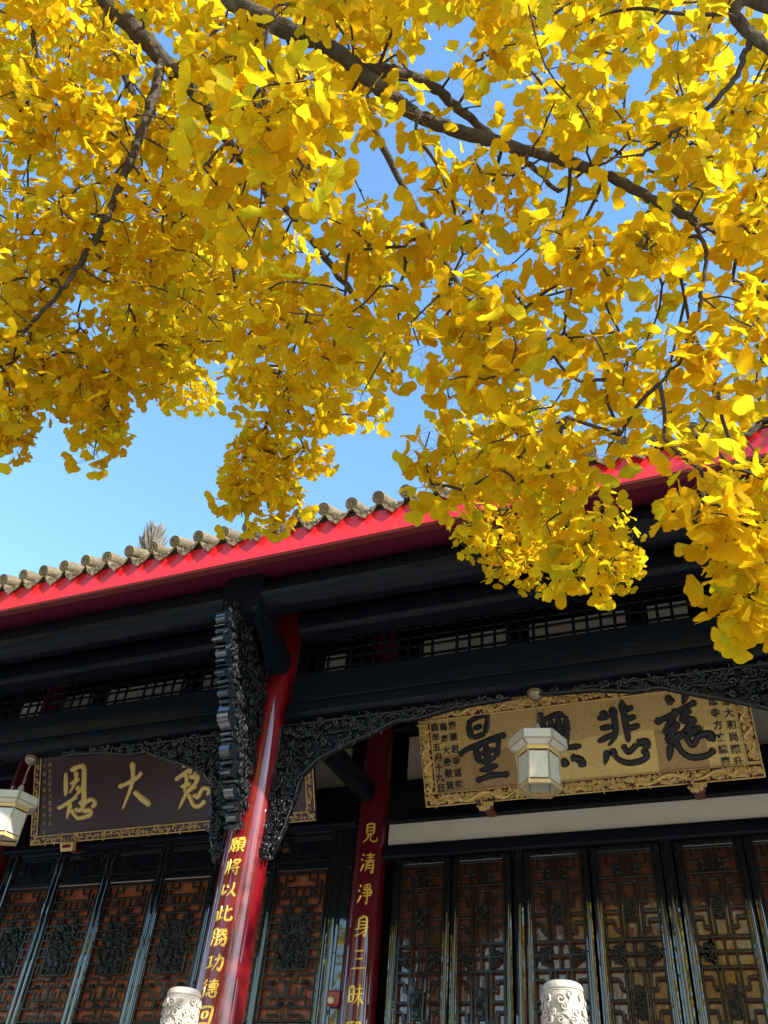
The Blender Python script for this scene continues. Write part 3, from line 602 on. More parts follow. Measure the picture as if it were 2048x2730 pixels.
LV = [(.98, .0, 1.0), (.62, .02, .12), (.3, .02, .07), (.15, .12, .19), (.45, .12, .19), (.8, .07, .25), (.3, .19, .31), (.55, .25, .31), (.6, .31, .675), (.8, .36, .42), (.72, .48, .54), (.8, .60, .675), (.35, .705, .75), (.04, .75, .85), (.35, .79, .85), (.55, .79, .85), (.72, .85, .91), (.3, .85, .91), (.15, .91, .995), (.6, .955, .995)]
def left_door(cx):
    d = MB(); d.box(cx-.31, cx+.31, 8.37, 8.45, 3.17, 3.235, .008); door = d.build('door', M['blackv'], hall, (cx, 8.4, -.2))
    for s in (-1, 1): inst('stile', stile_mesh(.066, .05, 3.80), door, (cx+s*.3445, 8.385, -.2))
    g = MB(); g.box(cx-.31, cx+.31, 8.38, 8.44, 1.64, 1.73, .008); g.build('rail', M['blackv'], door)
    g = MB(); g.box(cx-.31, cx+.31, 8.40, 8.44, -.2, 1.638); g.build('skirt_panel', M['blackv'], door)
    g = MB(); g.box(cx-.31, cx+.31, 8.40, 8.44, 3.237, 3.60); g.build('transom_board', M['blackv'], door)
    for z in (3.285, 3.55): hbar(door, cx-.29, cx+.29, z, 8.393, 'black')
    carved_panel(door, 'transom_carving', cx, 3.415, .40, .15, 26, 41, 8.397, 'black', .012, .03)
    planks(door, cx-.31, cx+.31, 1.73, 3.17, 'board_l', 5)
    zt, H, hw = 3.165, 1.43, .305; lat = MB()
    for v, a, b_ in LH:
        if a == 0: hbar(lat, cx-b_*hw, cx+b_*hw, zt-v*H)
        else:
            hbar(lat, cx+a*hw, cx+b_*hw, zt-v*H); hbar(lat, cx-b_*hw, cx-a*hw, zt-v*H)
    for u, a, b_ in LV:
        for s in (-1, 1): vbar(lat, cx+s*u*hw, zt-b_*H, zt-a*H)
    o = lat.build('lattice', M['doorwood'], door); fix_normals(o); tag(o, kind='stuff')
    carved_panel(door, 'carved_panel', cx, zt-.493*H, .34, .50, 150, 20+int(cx*10) % 2, 8.386)
    for u, v in ((0, .705), (.5, .155), (-.5, .155), (.62, .755), (-.62, .755), (.2, .89), (-.2, .89), (0, .22), (.3, .28), (-.3, .28)):
        carved_panel(door, 'carved_boss', cx+u*hw, zt-v*H, .075, .045, 9, 31, 8.388, smin=.010, smax=.02)
    return door
for cx in (-8.345, -7.585, -6.825, -6.065, -5.305, -4.60): left_door(cx)
RP = [[(.98, 2.80), (.62, 2.80), (.62, 2.70), (.40, 2.70)], [(.98, 2.54), (.62, 2.54), (.62, 2.46), (.40, 2.46)], [(.98, 2.06), (.62, 2.06), (.62, 1.98), (.40, 1.98)], [(.98, 1.81), (.62, 1.81), (.62, 1.73), (.40, 1.73)], [(.40, 2.86), (.70, 2.86), (.70, 2.92)]]
RHs = [(3.14, 0, .98), (3.02, .45, .72), (2.92, 0, .98), (2.865, 0, .22), (2.62, .40, .98), (2.38, 0, .98), (2.26, 0, .98), (2.14, 0, .98), (1.89, .40, .98), (1.62, 0, .98)]
RVs = [(.98, 1.3, 3.14), (.2, 2.92, 3.14), (.45, 2.92, 3.02), (.45, 3.08, 3.14), (.72, 3.02, 3.14), (.22, 2.38, 2.865), (.40, 2.38, 2.92), (.40, 1.62, 2.14), (.22, 1.62, 2.14), (.38, 2.14, 2.38)]
def right_door(cx, w):
    hw = w/2
    d = MB(); d.box(cx-hw, cx+hw, 8.37, 8.45, 3.15, 3.215, .008); door = d.build('door', M['blackv'], hall, (cx, 8.4, -.2))
    for s in (-1, 1): inst('stile', stile_mesh(.072, .05, 3.40), door, (cx+s*(hw+.037), 8.385, -.2))
    g = MB(); g.box(cx-hw, cx+hw, 8.40, 8.44, -.2, 1.298); g.build('skirt_panel', M['blackv'], door)
    planks(door, cx-hw, cx+hw, 1.30, 3.15, 'board_r', 3)
    lat = MB() if cx > 0 else door
    for z, a, b_ in RHs:
        if a == 0: hbar(lat, cx-b_*hw, cx+b_*hw, z)
        else: hbar(lat, cx+a*hw, cx+b_*hw, z); hbar(lat, cx-b_*hw, cx-a*hw, z)
    for u, a, b_ in RVs:
        for s in (-1, 1): vbar(lat, cx+s*u*hw, a, b_)
    vbar(lat, cx, 2.14, 2.38); vbar(lat, cx, 2.92, 3.14)
    for pl_ in RP:
        for (u0, z0), (u1, z1) in zip(pl_, pl_[1:]):
            for s in (-1, 1):
                if z0 == z1: a, b_ = sorted((cx+s*u0*hw, cx+s*u1*hw)); hbar(lat, a, b_, z0)
                else: vbar(lat, cx+s*u0*hw, min(z0, z1), max(z0, z1))
    if cx > 0: o = lat.build('lattice', M['doorwood'], door); fix_normals(o); tag(o, kind='stuff')
    for z, h in ((2.63, .19), (1.88, .25)):
        a, b_ = .052, h/2
        carved_panel(door, 'carved_medallion', cx, z, .104, h, 30, 33, 8.388, 'doorwood', .012, .024, [(-a*.5, -b_), (a*.5, -b_), (a, -b_*.7), (a*.8, 0), (a, b_*.7), (a*.5, b_), (-a*.5, b_), (-a, b_*.7), (-a*.8, 0), (-a, -b_*.7)])
    for s in (-1, 1):
        for q in (-1, 1):
            tri = [(s*.098, q*.008), (s*hw*.96, q*.008), (s*.10, q*.105)]
            carved_panel(door, 'carved_spandrel', cx, 2.26, hw+s*.001, .1+q*.001, 12, 34, 8.389, 'doorwood', .014, .026, tri)
    for u in (.33, -.33): carved_panel(door, 'carved_boss', cx+u*hw, 3.0, .06, .10, 10, 35, 8.389, 'doorwood', .012, .02)
    return door
for cx, w in ((-3.215, .45), (-2.60, .46), (-1.855, .49), (-1.19, .50), (-.435, .455), (.18, .46)): right_door(cx, w)
# uprights between the doors, lintels, plaster band
for x, w in ((-3.50, .075), (-2.228, .10), (-.805, .10), (.47, .075)): inst('door_post', stile_mesh(w, .06, 3.45), hall, (x, 8.395, -.2))
for x, w in ((-8.79, .10), (-4.17, .13)): inst('door_post', stile_mesh(w, .06, 3.84), hall, (x, 8.385, -.2))
g = MB(); g.box(-4.10, -4.0, 8.36, 8.5, -.2, 3.62, .012); g.build('door_post', M['blackv'], hall)
g = MB(); g.box(-3.63, .60, 8.39, 8.62, 3.375, 3.60, .004); g.build('plaster_band', M['plaster'], hall)
beam('lintel', 8.34, 8.62, 3.60, 3.665, .02, -3.66, .63); beam('lintel', 8.35, 8.62, 3.225, 3.372, .03, -3.66, .63)
beam('lintel', 8.31, 8.62, 3.605, 3.665, .022, -8.93, -4.0)
for x0, x1 in ((-14.2, -9.3), (.99, 5.93), (6.3, 11.3)):
    g = MB(); g.box(x0, x1, 8.40, 8.60, -.3, 3.64); g.build('wall_panel', M['blackv'], hall)
# gold couplets on the two columns in view
def on_col(x, y, k=1.0):
    def f(u, v, h):
        r = col_r(v)*k+h; a = u/(col_r(v)*k); return Vector((x+r*math.sin(a), y-r*math.cos(a), v))
    return f
for keys, x, y, z, pitch_, w, hgt, off, k in ((('yuan', 'jiang', 'yi', 'ci3', 'sheng', 'gong', 'de', 'hui'), -3.83, 6.0, 2.438, .1705, .128, .122, .016, 1.0),
                                    (('jian', 'qing', 'jing', 'shen', 'san', 'mei', 'ye'), -3.83, 8.42, 3.472, .309, .155, .20, .045, .97)):
    for i, kx in enumerate(keys):
        g = MB(); zc = z-i*pitch_; brush(g, kx, on_col(x, y, k), off-w/2, off+w/2, zc-hgt/2, zc+hgt/2, w*.056+.0026, .004, .0003)
        o = g.build('character', M['gold_bright'], columns[x, y], None, 40); fix_normals(o)

# ================================================================== PLAQUES
UPV = Vector((0, -.395, .919)).normalized(); NV = Vector((0, -UPV.z, UPV.y))
def on_plaque(z0):
    base = Vector((0, 8.15, z0))
    return lambda u, v, h: base+Vector((u, 0, 0))+UPV*v+NV*h
# --- gold plaque
pq = empty('gold_plaque', (-1.47, 8.15, 3.645), 'gold plaque with large black brush characters and carved gold dragon frame', 'plaque')
fn = on_plaque(3.645); gu0, gu1, gv = -3.12, .185, 1.0
g = MB(); g.plate([(gu0+.1, .1), (gu1-.1, .1), (gu1-.1, gv-.1), (gu0+.1, gv-.1)], fn, -.03, .0); g.build('board', M['goldground'], pq)
fw_ = .135
for nm, (a, b_, c, d) in (('bottom', (gu0, gu1, 0, fw_)), ('top', (gu0, gu1, gv-fw_, gv)), ('left', (gu0, gu0+fw_, fw_+.002, gv-fw_-.002)), ('right', (gu1-fw_, gu1, fw_+.002, gv-fw_-.002))):
    g = MB(); rnd = random.Random(len(nm)*7)
    g.plate([(a, c), (b_, c), (b_, d), (a, d)], fn, -.045, .006); back = g.build('frame_back', M['redwood'], pq); fix_normals(back)
    g = MB(); poly = [(a+.03, c+.03), (b_-.03, c+.03), (b_-.03, d-.03), (a+.03, d-.03)]
    for p_, q_ in (((a+.006, c+.006), (b_-.006, c+.006)), ((a+.006, d-.006), (b_-.006, d-.006)), ((a+.006, c+.006), (a+.006, d-.006)), ((b_-.006, c+.006), (b_-.006, d-.006))): g.tube([fn(*p_, .010), fn(*q_, .010)], .0075, 6)
    n = int((b_-a)*(d-c)*1650); carve(g, fn, poly, n, .014, .025, .016, .018, rnd)
    nd = 2 if nm in ('bottom', 'top') else 1                      # dragons winding through the clouds
    for q in range(nd):
        s0, s1 = ((.05, .33), (.62, .95))[q] if nd == 2 else (.15, .7); pts = []; rr = []
        for t in np.linspace(0, 1, 40):
            s = s0+(s1-s0)*t; wv = .034*math.sin(t*15+q*2)
            if nm in ('bottom', 'top'): pts.append(fn(a+(b_-a)*s, (c+d)/2+wv, .032+.01*math.cos(t*15+q*2)))
            else: pts.append(fn((a+b_)/2+wv, c+(d-c)*s, .032+.01*math.cos(t*15)))
            rr.append(.006+.013*math.sin(math.pi*min(1, t*1.15))**.7 if t < .95 else .02)
        g.tube(pts, rr, 7)
    o = g.build('carved_frame', M['gold'], pq, None, 80); fix_normals(o)
for kx, (a, b_, t, bt) in (('liang', (-2.706, -2.164, .895, .209)), ('wu', (-1.936, -1.422, .863, .175)), ('bei', (-1.279, -.77, .851, .233)), ('ci', (-.71, -.161, .845, .207))):
    g = MB(); brush(g, kx, fn, a, b_, bt, t, .043, .014, .0006); o = g.build('character', M['ink'], pq, None, 40); fix_normals(o)
def column_text(txt, u0, v0, u1, v1, size, m, parent, fn, wid=1.0):
    n = len(txt)
    for i, ch in enumerate(txt):
        t = i/(n-1); cu_, cv = u0+(u1-u0)*t, v0+(v1-v0)*t; vs, fs = font_char(ch); g = MB()
        g.add([fn(cu_+x*size*wid, cv+y*size, .004+z*.2) for x, y, z in vs], fs); g.build('character', M[m], parent)
column_text('己酉年五月十九日', -2.945, .90, -2.936, .178, .088, 'ink', pq, fn)
column_text('午兩序大衆敬賀', -2.848, .905, -2.838, .196, .088, 'ink', pq, fn)
column_text('重慶華岩寺道堅', -2.750, .915, -2.738, .193, .088, 'ink', pq, fn)
column_text('慈大和尚際升', -.012, .715, -.020, .161, .088, 'ink', pq, fn)
column_text('恩寺方丈誌慶', -.134, .725, -.130, .171, .088, 'ink', pq, fn)
for u in (-2.47, -.42):
    g = MB(); g.plate([(u-.085, .02), (u+.085, .02), (u+.065, -.085), (u-.065, -.085)], fn, .004, .06); o = g.build('support', M['redwood'], pq); fix_normals(o)
    g = MB(); carve(g, lambda a, b2, h: fn(a, b2, .061+h), [(u-.075, .012), (u+.075, .012), (u+.058, -.07), (u-.058, -.07)], 26, .012, .024, rnd=random.Random(5)); o2 = g.build('support_carving', M['gold'], pq, None, 40); fix_normals(o2)
    g = MB(); g.box(u-.05, u+.05, 8.13, 8.39, 3.585, 3.63, .01); g.build('support', M['redwood'], pq)
# --- maroon plaque
pm = empty('maroon_plaque', (-6.36, 8.15, 3.61), 'dark maroon plaque with gold brush characters and thin gold frame', 'plaque')
fm = on_plaque(3.61); mu0, mu1, mv = -8.32, -4.39, 1.18
g = MB(); g.plate([(mu0+.07, .07), (mu1-.07, .07), (mu1-.07, mv-.07), (mu0+.07, mv-.07)], fm, -.03, .0); o = g.build('board', M['maroon'], pm); fix_normals(o)
for a, b_, c, d in ((mu0, mu1, 0, .105), (mu0, mu1, mv-.105, mv), (mu0, mu0+.105, .107, mv-.107), (mu1-.105, mu1, .107, mv-.107)):
    g = MB(); g.plate([(a, c), (b_, c), (b_, d), (a, d)], fm, -.035, .012); o = g.build('frame_back', M['maroon'], pm); fix_normals(o)
    g = MB(); rnd = random.Random(int(a*100+c*10)); hor = (b_-a) > (d-c)
    def strip(p, q, w=.007): g.tube([fm(*p, .014), fm(*q, .014)], w, 6)
    if hor: strip((a, c+.007), (b_, c+.007)); strip((a+(.1 if c < .5 else 0.1), d-.007), (b_-.1, d-.007))
    else: strip((a+.007, c), (a+.007, d)); strip((b_-.007, c), (b_-.007, d))
    L = (b_-a) if hor else (d-c); k = int(L/.05)
    for i in range(k):
        s = (i+.5)/k; u, v = (a+L*s, (c+d)/2) if hor else ((a+b_)/2, c+L*s)
        if rnd.random() < .85: g.scroll(fm, u+rnd.uniform(-.01, .01), v+rnd.uniform(-.012, .012), rnd.uniform(.016, .030), rnd.uniform(0, 6.3), rnd.choice((-1, 1)), .16, 1.0, h=.012, npt=7)
        g.curl(fm, u, v, .045, rnd.uniform(0, 6.3), rnd.uniform(-.8, .8), .11, h=.012)
    o = g.build('gilt_border', M['gold'], pm, None, 40); fix_normals(o)
for u, v, du, dv in ((mu0, 0, 1, 1), (mu1, 0, -1, 1), (mu0, mv, 1, -1), (mu1, mv, -1, -1)):
    g = MB(); g.tube([fm(u+du*.006, v+dv*.006, .016), fm(u+du*.1, v+dv*.1, .016)], .007, 6); g.build('frame_mitre', M['gold'], pm)
for kx, (a, b_, t, bt) in (('en', (-7.938, -7.334, .882, .257)), ('da', (-7.03, -6.545, .861, .304)), ('ci2', (-6.227, -5.713, .800, .248))):
    g = MB(); brush(g, kx, fm, a, b_, bt, t, .038, .016, .0006); o = g.build('character', M['gold_text'], pm, None, 40); fix_normals(o)
column_text('歲在丙辰冬月敬書于此', -8.085, .943, -8.03, .249, .058, 'gold_dim', pm, fm)
column_text('大清光緒三年秋月立', -8.175, .938, -8.12, .150, .052, 'gold_dim', pm, fm)
for u in (-7.72, -5.0):
    g = MB(); g.plate([(u-.10, -.004), (u+.10, -.004), (u+.085, -.10), (u-.085, -.10)], fm, .0, .06); o = g.build('support', M['gold'], pm); fix_normals(o)
    g = MB(); g.box(u-.06, u+.06, 8.10, 8.33, 3.53, 3.57, .008); g.build('support_arm', M['redwood'], pm)

# ================================================================== LANTERNS
def lantern(name, cx, cy_, ztop, rot, label):
    zc = ztop-.41; zb = zc-.408                                      # top of the cap, open bottom
    root = empty(name, (cx, cy_, zb), label, 'lantern', 'hexagonal lanterns hanging from the front beam')
    def vx(r, z, i): return Vector((cx+r*math.cos(rot+math.pi/3*i), cy_+r*math.sin(rot+math.pi/3*i), z))
    def band(nm, m, rings, close=False, parent=root):
        g = MB(); n = len(rings); g.add([vx(r, z, i) for r, z in rings for i in range(6)], [(k*6+j, k*6+(j+1) % 6, ((k+1) % n)*6+(j+1) % 6, ((k+1) % n)*6+j) for k in range(n if close else n-1) for j in range(6)])
        o = g.build(nm, M[m], parent); fix_normals(o); return o
    def pane(nm, m, r0, z0, r1, z1, i, inset, th, parent):          # a flat pane set between two corners
        a, b_, c, d = vx(r0, z0, i), vx(r0, z0, i+1), vx(r1, z1, i+1), vx(r1, z1, i)
        a, b_ = a.lerp(b_, inset), b_.lerp(a, inset); d, c = d.lerp(c, inset), c.lerp(d, inset); dz = (d-a)*.06; a += dz; b_ += dz; c -= dz; d -= dz
        nrm = (b_-a).cross(d-a).normalized(); out = Vector((math.cos(rot+math.pi/3*(i+.5)), math.sin(rot+math.pi/3*(i+.5)), 0)); nrm = nrm if nrm.dot(out) > 0 else -nrm
        g = MB(); P = [a, b_, c, d]; g.add([p+nrm*th for p in P]+[p-nrm*.001 for p in P], [(0, 1, 2, 3), (7, 6, 5, 4), (0, 4, 5, 1), (1, 5, 6, 2), (2, 6, 7, 3), (3, 7, 4, 0)])
        o = g.build(nm, M[m], parent); fix_normals(o)
    cap = band('cap', 'lmetal', [(.152, zc-.104), (.157, zc-.104), (.220, zc-.082), (.225, zc-.078), (.220, zc-.002), (.214, zc), (.02, zc+.006), (.02, zc-.004), (.150, zc-.03)], True)
    for i in range(6):
        pane('cap_panel', 'lglass', .2245, zc-.078, .2195, zc-.002, i, .06, .003, cap); pane('cap_panel', 'lglass', .157, zc-.104, .220, zc-.082, i, .06, .0025, cap)
    band('gold_band', 'lgold', [(.148, zc-.138), (.156, zc-.138), (.156, zc-.1045), (.148, zc-.1045)], True)
    for i in range(6):
        pane('glass_pane', 'lglass', .149, zc-.375, .149, zc-.138, i, .045, .002, root)
        g = MB(); g.tube([vx(.150, zc-.376, i), vx(.150, zc-.137, i)], .0065, 6); g.build('corner_post', M['lmetal'], root)
    band('gold_band', 'lgold', [(.146, zc-.405), (.156, zc-.405), (.156, zc-.376), (.146, zc-.376)], True)
    band('bottom_rim', 'lmetal', [(.136, zc-.408), (.160, zc-.408), (.160, zc-.4055), (.136, zc-.4055)], True)
    g = MB(); g.lathe([(.018, zc-.20), (.022, zc-.16), (.014, zc-.08), (.014, zc-.005)], cx, cy_, 12); g.build('bulb_holder', M['lmetal'], root, None, 30)
    g = MB(); g.lathe([(.030, zc+.006), (.030, zc+.035), (.048, zc+.038), (.048, zc+.060), (.030, zc+.064), (.028, zc+.100), (.022, zc+.108), (.020, zc+.12)], cx, cy_, 16); g.build('finial', M['lmetal'], root, None, 30)
    for k in range(3):
        g = MB(); an = rot+math.pi/3*(2*k+.5); dx, dy = math.cos(an), math.sin(an)
        g.tube([(cx+dx*.03, cy_+dy*.03, zc+.05), (cx+dx*.155, cy_+dy*.155, zc+.05), (cx+dx*.16, cy_+dy*.16, zc+.045), (cx+dx*.16, cy_+dy*.16, zc+.002)], .005, 6); g.build('handle', M['lmetal'], root)
    g = MB(); g.lathe([(.020, ztop-.075), (.045, ztop-.055), (.060, ztop-.035), (.062, ztop-.022), (.05, ztop-.018), (.066, ztop-.010), (.066, ztop)], cx, cy_, 16); g.build('ceiling_rose', M['wire'], root, None, 30)
    z = zc+.118; k = 0
    while z < ztop-.07:
        a = math.pi/2*(k % 2); g = MB(); g.tube([(cx+.008*math.cos(t)*math.cos(a), cy_+.008*math.cos(t)*math.sin(a), z+.013+.016*math.sin(t)) for t in np.linspace(0, 2*math.pi, 9)], .0028, 5, False)
        g.build('chain_link', M['wire'], root); z += .024; k += 1
    g = MB(); g.tube([(cx+.014+.012*math.sin(t*11), cy_-.008, ztop-.06-(ztop-.06-zc-.09)*t) for t in np.linspace(0, 1, 14)], .0026, 5); g.build('cable', M['wire'], root)
    return root
lantern('hanging_lantern', -1.405, 5.98, 3.543, R(13.5), 'pale hexagonal lantern hanging in front of the gold plaque')
lantern('hanging_lantern', -6.48, 5.98, 3.543, R(18), 'pale hexagonal lantern cut by the left picture edge, beside the maroon plaque')

# ================================================================== STONE POSTS, ALARM
def stone_post(x, label, seed):
    root = empty('stone_post', (x, 4.2, -.3), label, 'stone post', 'carved posts along the terrace edge'); rnd = random.Random(seed); y = 4.2; r = .087; zt = 1.02
    g = MB(); g.lathe([(.115, -.3), (.115, .05), (.095, .08), (r, .12), (r, zt-.042), (r-.004, zt-.040), (r-.004, zt-.036), (r+.001, zt-.034), (r, zt-.022), (r-.006, zt-.010), (r-.02, zt-.002), (r-.05, zt+.004), (.01, zt+.006)], x, y, 40); g.build('shaft', M['stone'], root, (x, y, -.3), 40)
    g = MB()
    def fn(u, v, h): a = u/r; rr = r+h; return Vector((x+rr*math.sin(a), y-rr*math.cos(a), v))
    per = 2*math.pi*r; rows = 13
    for i in range(rows):
        v = zt-.075-i*.046; nc = 11
        for j in range(nc):
            u = per*(j+.5*(i % 2))/nc+rnd.uniform(-.008, .008); s = rnd.uniform(.017, .026); hd = rnd.choice((-1, 1))
            g.scroll(fn, u, v+rnd.uniform(-.012, .012), s, rnd.uniform(-.6, .6) if hd > 0 else math.pi+rnd.uniform(-.6, .6), hd, .19, 1.45, h=-.001, npt=10)
            g.curl(fn, u-.02, v-.022, .034, rnd.uniform(-.4, .4), rnd.choice((-1, 1))*rnd.uniform(.4, .7), .12, h=-.001)
    g.tube([fn(per*t, zt-.045+.002*math.sin(t*40), -.001) for t in np.linspace(0, 1, 30)], .0035, 4, False)
    o = g.build('cloud_carving', M['stone'], root, None, 80); fix_normals(o)
    return root
stone_post(-2.90, 'white stone post carved with clouds in front of the red column', 1)
stone_post(-.925, 'white stone post carved with clouds in front of the lattice doors', 2)
g = MB(); g.box(-2.78, -1.045, 4.14, 4.26, -.3, .42, .02); pn = g.build('balustrade_panel', M['stone'], None); tag(pn, 'low carved stone panel between the two cloud-carved posts', 'balustrade')
g = MB(); g.tube([(-2.80, 4.2, .50), (-1.03, 4.2, .50)], .06, 12); g.build('handrail', M['stone'], pn, None, 40)
al = empty('alarm_box', (-4.045, 8.33, 1.853), 'small red alarm box with pale lens on the black door post', 'alarm')
g = MB(); g.box(-4.115, -3.978, 8.285, 8.358, 1.853, 1.985, .014); g.build('case', M['alarm_red'], al)
g = MB(); g.lathe([(.034, 0), (.033, .012), (.024, .024), (.006, .03)], 0, 0, 16)
me = g.mesh('lens', M['alarm_lens'], (0, 0, 0), 50); o = inst('lens', me, al, (-4.058, 8.284, 1.898)); o.rotation_euler = (R(90), 0, 0)

# ================================================================== GINKGO TREES
def view(px, py, d):                                                # a point d metres out along the line of sight
    v = rt2*((px-1024)/FPX)+up2*(-(py-1365)/FPX)+fw; return np.array(v*d)
def project(P):
    P = np.asarray(P); z = P@np.array(fw); return np.stack([1024+FPX*(P@np.array(rt2))/z, 1365-FPX*(P@np.array(up2))/z, z], 1)
def leaf_templates():
    out = []; rng = np.random.RandomState(4)
    for k in range(7):
        half = R(rng.uniform(52, 74)); n = 13; notch = rng.uniform(.08, .42); th = np.linspace(-half, half, n)
        rad = 1+.025*rng.randn(n)+.05*np.sin(th*7+k); rad[n//2] *= (1-notch); rad[n//2-1] *= 1-notch*.3; rad[n//2+1] *= 1-notch*.3; rad[0] *= .8; rad[-1] *= .8; rad[1] *= .95; rad[-2] *= .95
        base = np.array([[0, 0, 0]]); inner = np.stack([np.sin(th)*rad*.52, np.cos(th)*rad*.52, 0*th], 1); outer = np.stack([np.sin(th)*rad, np.cos(th)*rad, 0*th], 1)
        V = np.concatenate([base, inner, outer]); UV = np.concatenate([[[.5, 0]], np.stack([th/half*.5+.5, 0*th+.52], 1), np.stack([th/half*.5+.5, 0*th+1], 1), np.tile([[.5, -.5]], (9, 1))]); V[:, 2] = rng.uniform(-.28, .32)*V[:, 0]**2+rng.uniform(-.30, .22)*V[:, 1]**2+.05*np.sin(V[:, 0]*6+k)*V[:, 1]+.04*rng.randn(len(V))*np.hypot(V[:, 0], V[:, 1])
        F = []
        for i in range(n-1):
            F.append((0, 1+i+1, 1+i)); F += [(1+i, 1+i+1, 1+n+i+1), (1+i, 1+n+i+1, 1+n+i)]
        # petiole: three-sided, bent
        m0 = len(V); pl = rng.uniform(.9, 1.35); bend = rng.uniform(-.25, .25); pv = []
        for t in (0, .5, 1.0):
            c = np.array([bend*.4*t, -pl*t, -bend*t*t]); w = .016
            pv += [c+np.array([w, 0, 0]), c+np.array([-w*.5, 0, w*.87]), c+np.array([-w*.5, 0, -w*.87])]
        V = np.concatenate([V, np.array(pv)])
        for q in range(2):
            for j in range(3):
                a, b_ = m0+q*3+j, m0+q*3+(j+1) % 3; F += [(a, b_, b_+3), (a, b_+3, a+3)]
        out.append((V, np.array(F), np.array([bend*.4, -pl, -bend]), UV))
    return out
LT = leaf_templates()
def np_mesh(name, V, F, m, UV=None):
    me = bpy.data.meshes.new(name); me.vertices.add(len(V)); me.vertices.foreach_set('co', np.asarray(V, np.float32).ravel())
    me.loops.add(F.size); me.loops.foreach_set('vertex_index', F.astype(np.int32).ravel())
    me.polygons.add(len(F)); me.polygons.foreach_set('loop_start', np.arange(0, F.size, 3, dtype=np.int32))
    me.materials.append(m); me.update(calc_edges=True); me.shade_smooth()
    if UV is not None: me.uv_layers.new(name='UVMap').data.foreach_set('uv', np.asarray(UV, np.float32)[F.ravel()].ravel())
    return me
def frame_from(yax, nrm):
    y = yax/np.linalg.norm(yax); x = np.cross(y, nrm); x /= (np.linalg.norm(x)+1e-9); z = np.cross(x, y); return np.stack([x, y, z], 1)
rng = np.random.RandomState(11)
def leaves_at(P, sizes, per=(6, 10), droop=.55, spread=.014):
    """clusters of leaves on spur shoots: list of (template, matrix3, position, size)"""
    out = []
    for p, s in zip(P, sizes):
        n = rng.randint(*per); a0 = rng.uniform(0, 6.28)
        for k in range(n):
            a = a0+6.28*k/n+rng.uniform(-.5, .5); d = np.array([math.cos(a), math.sin(a), -droop+rng.uniform(-.75, .75)])
            d /= np.linalg.norm(d); nr = np.array([rng.uniform(-.8, .8), rng.uniform(-.8, .8), 1.0]); nr = nr+rng.randn(3)*.55
            t = rng.randint(len(LT)); sz = s*rng.uniform(.78, 1.18); Mx = frame_from(d, nr)
            base = p+rng.randn(3)*spread-Mx@(LT[t][2]*sz*.95)
            out.append((t, Mx, base, sz))
    return out
def leaf_mesh(name, L, m):
    Vs = []; Fs = []; Us = []; n = 0
    for t, Mx, b_, s in L:
        V, F, _, U = LT[t]; Vs.append((V*s)@Mx.T+b_); Fs.append(F+n); Us.append(U); n += len(V)
    return np_mesh(name, np.concatenate(Vs), np.concatenate(Fs), m, np.concatenate(Us))

TB = np.array([-3.35, -1.75, -1.6])                                 # foot of the near tree, behind the viewer's left shoulder
tree = empty('ginkgo_tree', TB, 'golden ginkgo tree whose leafy boughs overhang the temple eave', 'tree')
def smooth_path(P, k=6):
    P = [np.asarray(p, float) for p in P]; Q = [2*P[0]-P[1]]+P+[2*P[-1]-P[-2]]; S = []
    for i in range(1, len(Q)-2):
        for j in range(k):
            t = j/k; S.append(.5*(2*Q[i]+(Q[i+1]-Q[i-1])*t+(2*Q[i-1]-5*Q[i]+4*Q[i+1]-Q[i+2])*t*t+(3*Q[i]-Q[i-1]-3*Q[i+1]+Q[i+2])*t**3))
    S.append(P[-1]); return S
def limb(P, r0, r1, name='branch', n=10, wob=.0025, pw=1.0):
    S = smooth_path(P, 10); k = len(S); S = [s+rng.randn(3)*wob for s in S]
    rad = [(r0+(r1-r0)*(i/(k-1))**pw)*(1+.05*rng.randn()+(.08 if rng.rand() < .1 else 0)) for i in range(k)]
    g = MB(); g.tube([tuple(s) for s in S], rad, n); return g.build(name, M['bark'], tree, tuple(S[0]), 60), S
fork1 = np.array([-3.1, -1.55, 2.0]); fork2 = np.array([-2.9, -1.3, 3.2])
limb([TB, [-3.38, -1.78, -.6], [-3.25, -1.68, .8], fork1, fork2, [-2.7, -1.25, 5.0], [-2.5, -1.3, 7.5]], .21, .05, 'trunk', 16)
nodes = []; open_wood = []
def traced(P, r0, r1, bare=True, **k):
    o, S = limb(P, r0, r1, **k); nodes.extend(S)
    if bare and r0 > .02: open_wood.extend(S)
    return S
traced([fork1, [-2.1, -.7, 2.75], view(470, -110, 2.75), view(620, 0, 2.65), view(770, 80, 2.6), view(890, 130, 2.55), view(1000, 225, 2.5), view(1120, 310, 2.45), view(1300, 372, 2.4), view(1500, 425, 2.32), view(1680, 500, 2.25), view(1855, 590, 2.2)], .038, .011, pw=.9)
traced([view(1830, 575, 2.2), view(1880, 660, 2.12), view(1870, 800, 2.05), view(1840, 920, 2.0), view(1760, 1020, 1.98)], .006, .0035)
traced([fork2, [-2.4, -.4, 3.6], view(210, -90, 3.55), view(290, 10, 3.5), view(400, 120, 3.45), view(470, 200, 3.42), view(530, 262, 3.4), view(640, 420, 3.5), view(800, 600, 3.55), view(975, 830, 3.6)], .056, .012, pw=.9)
traced([view(438, 155, 3.42), view(385, 330, 3.3), view(330, 470, 3.2), view(275, 600, 3.15), view(215, 700, 3.1), view(150, 790, 3.1), view(60, 890, 3.1)], .0205, .006)
traced([view(960, 190, 2.53), view(1060, 195, 2.6), view(1160, 235, 2.7), view(1260, 320, 2.8), view(1400, 430, 2.85), view(1490, 510, 2.9)], .022, .008)
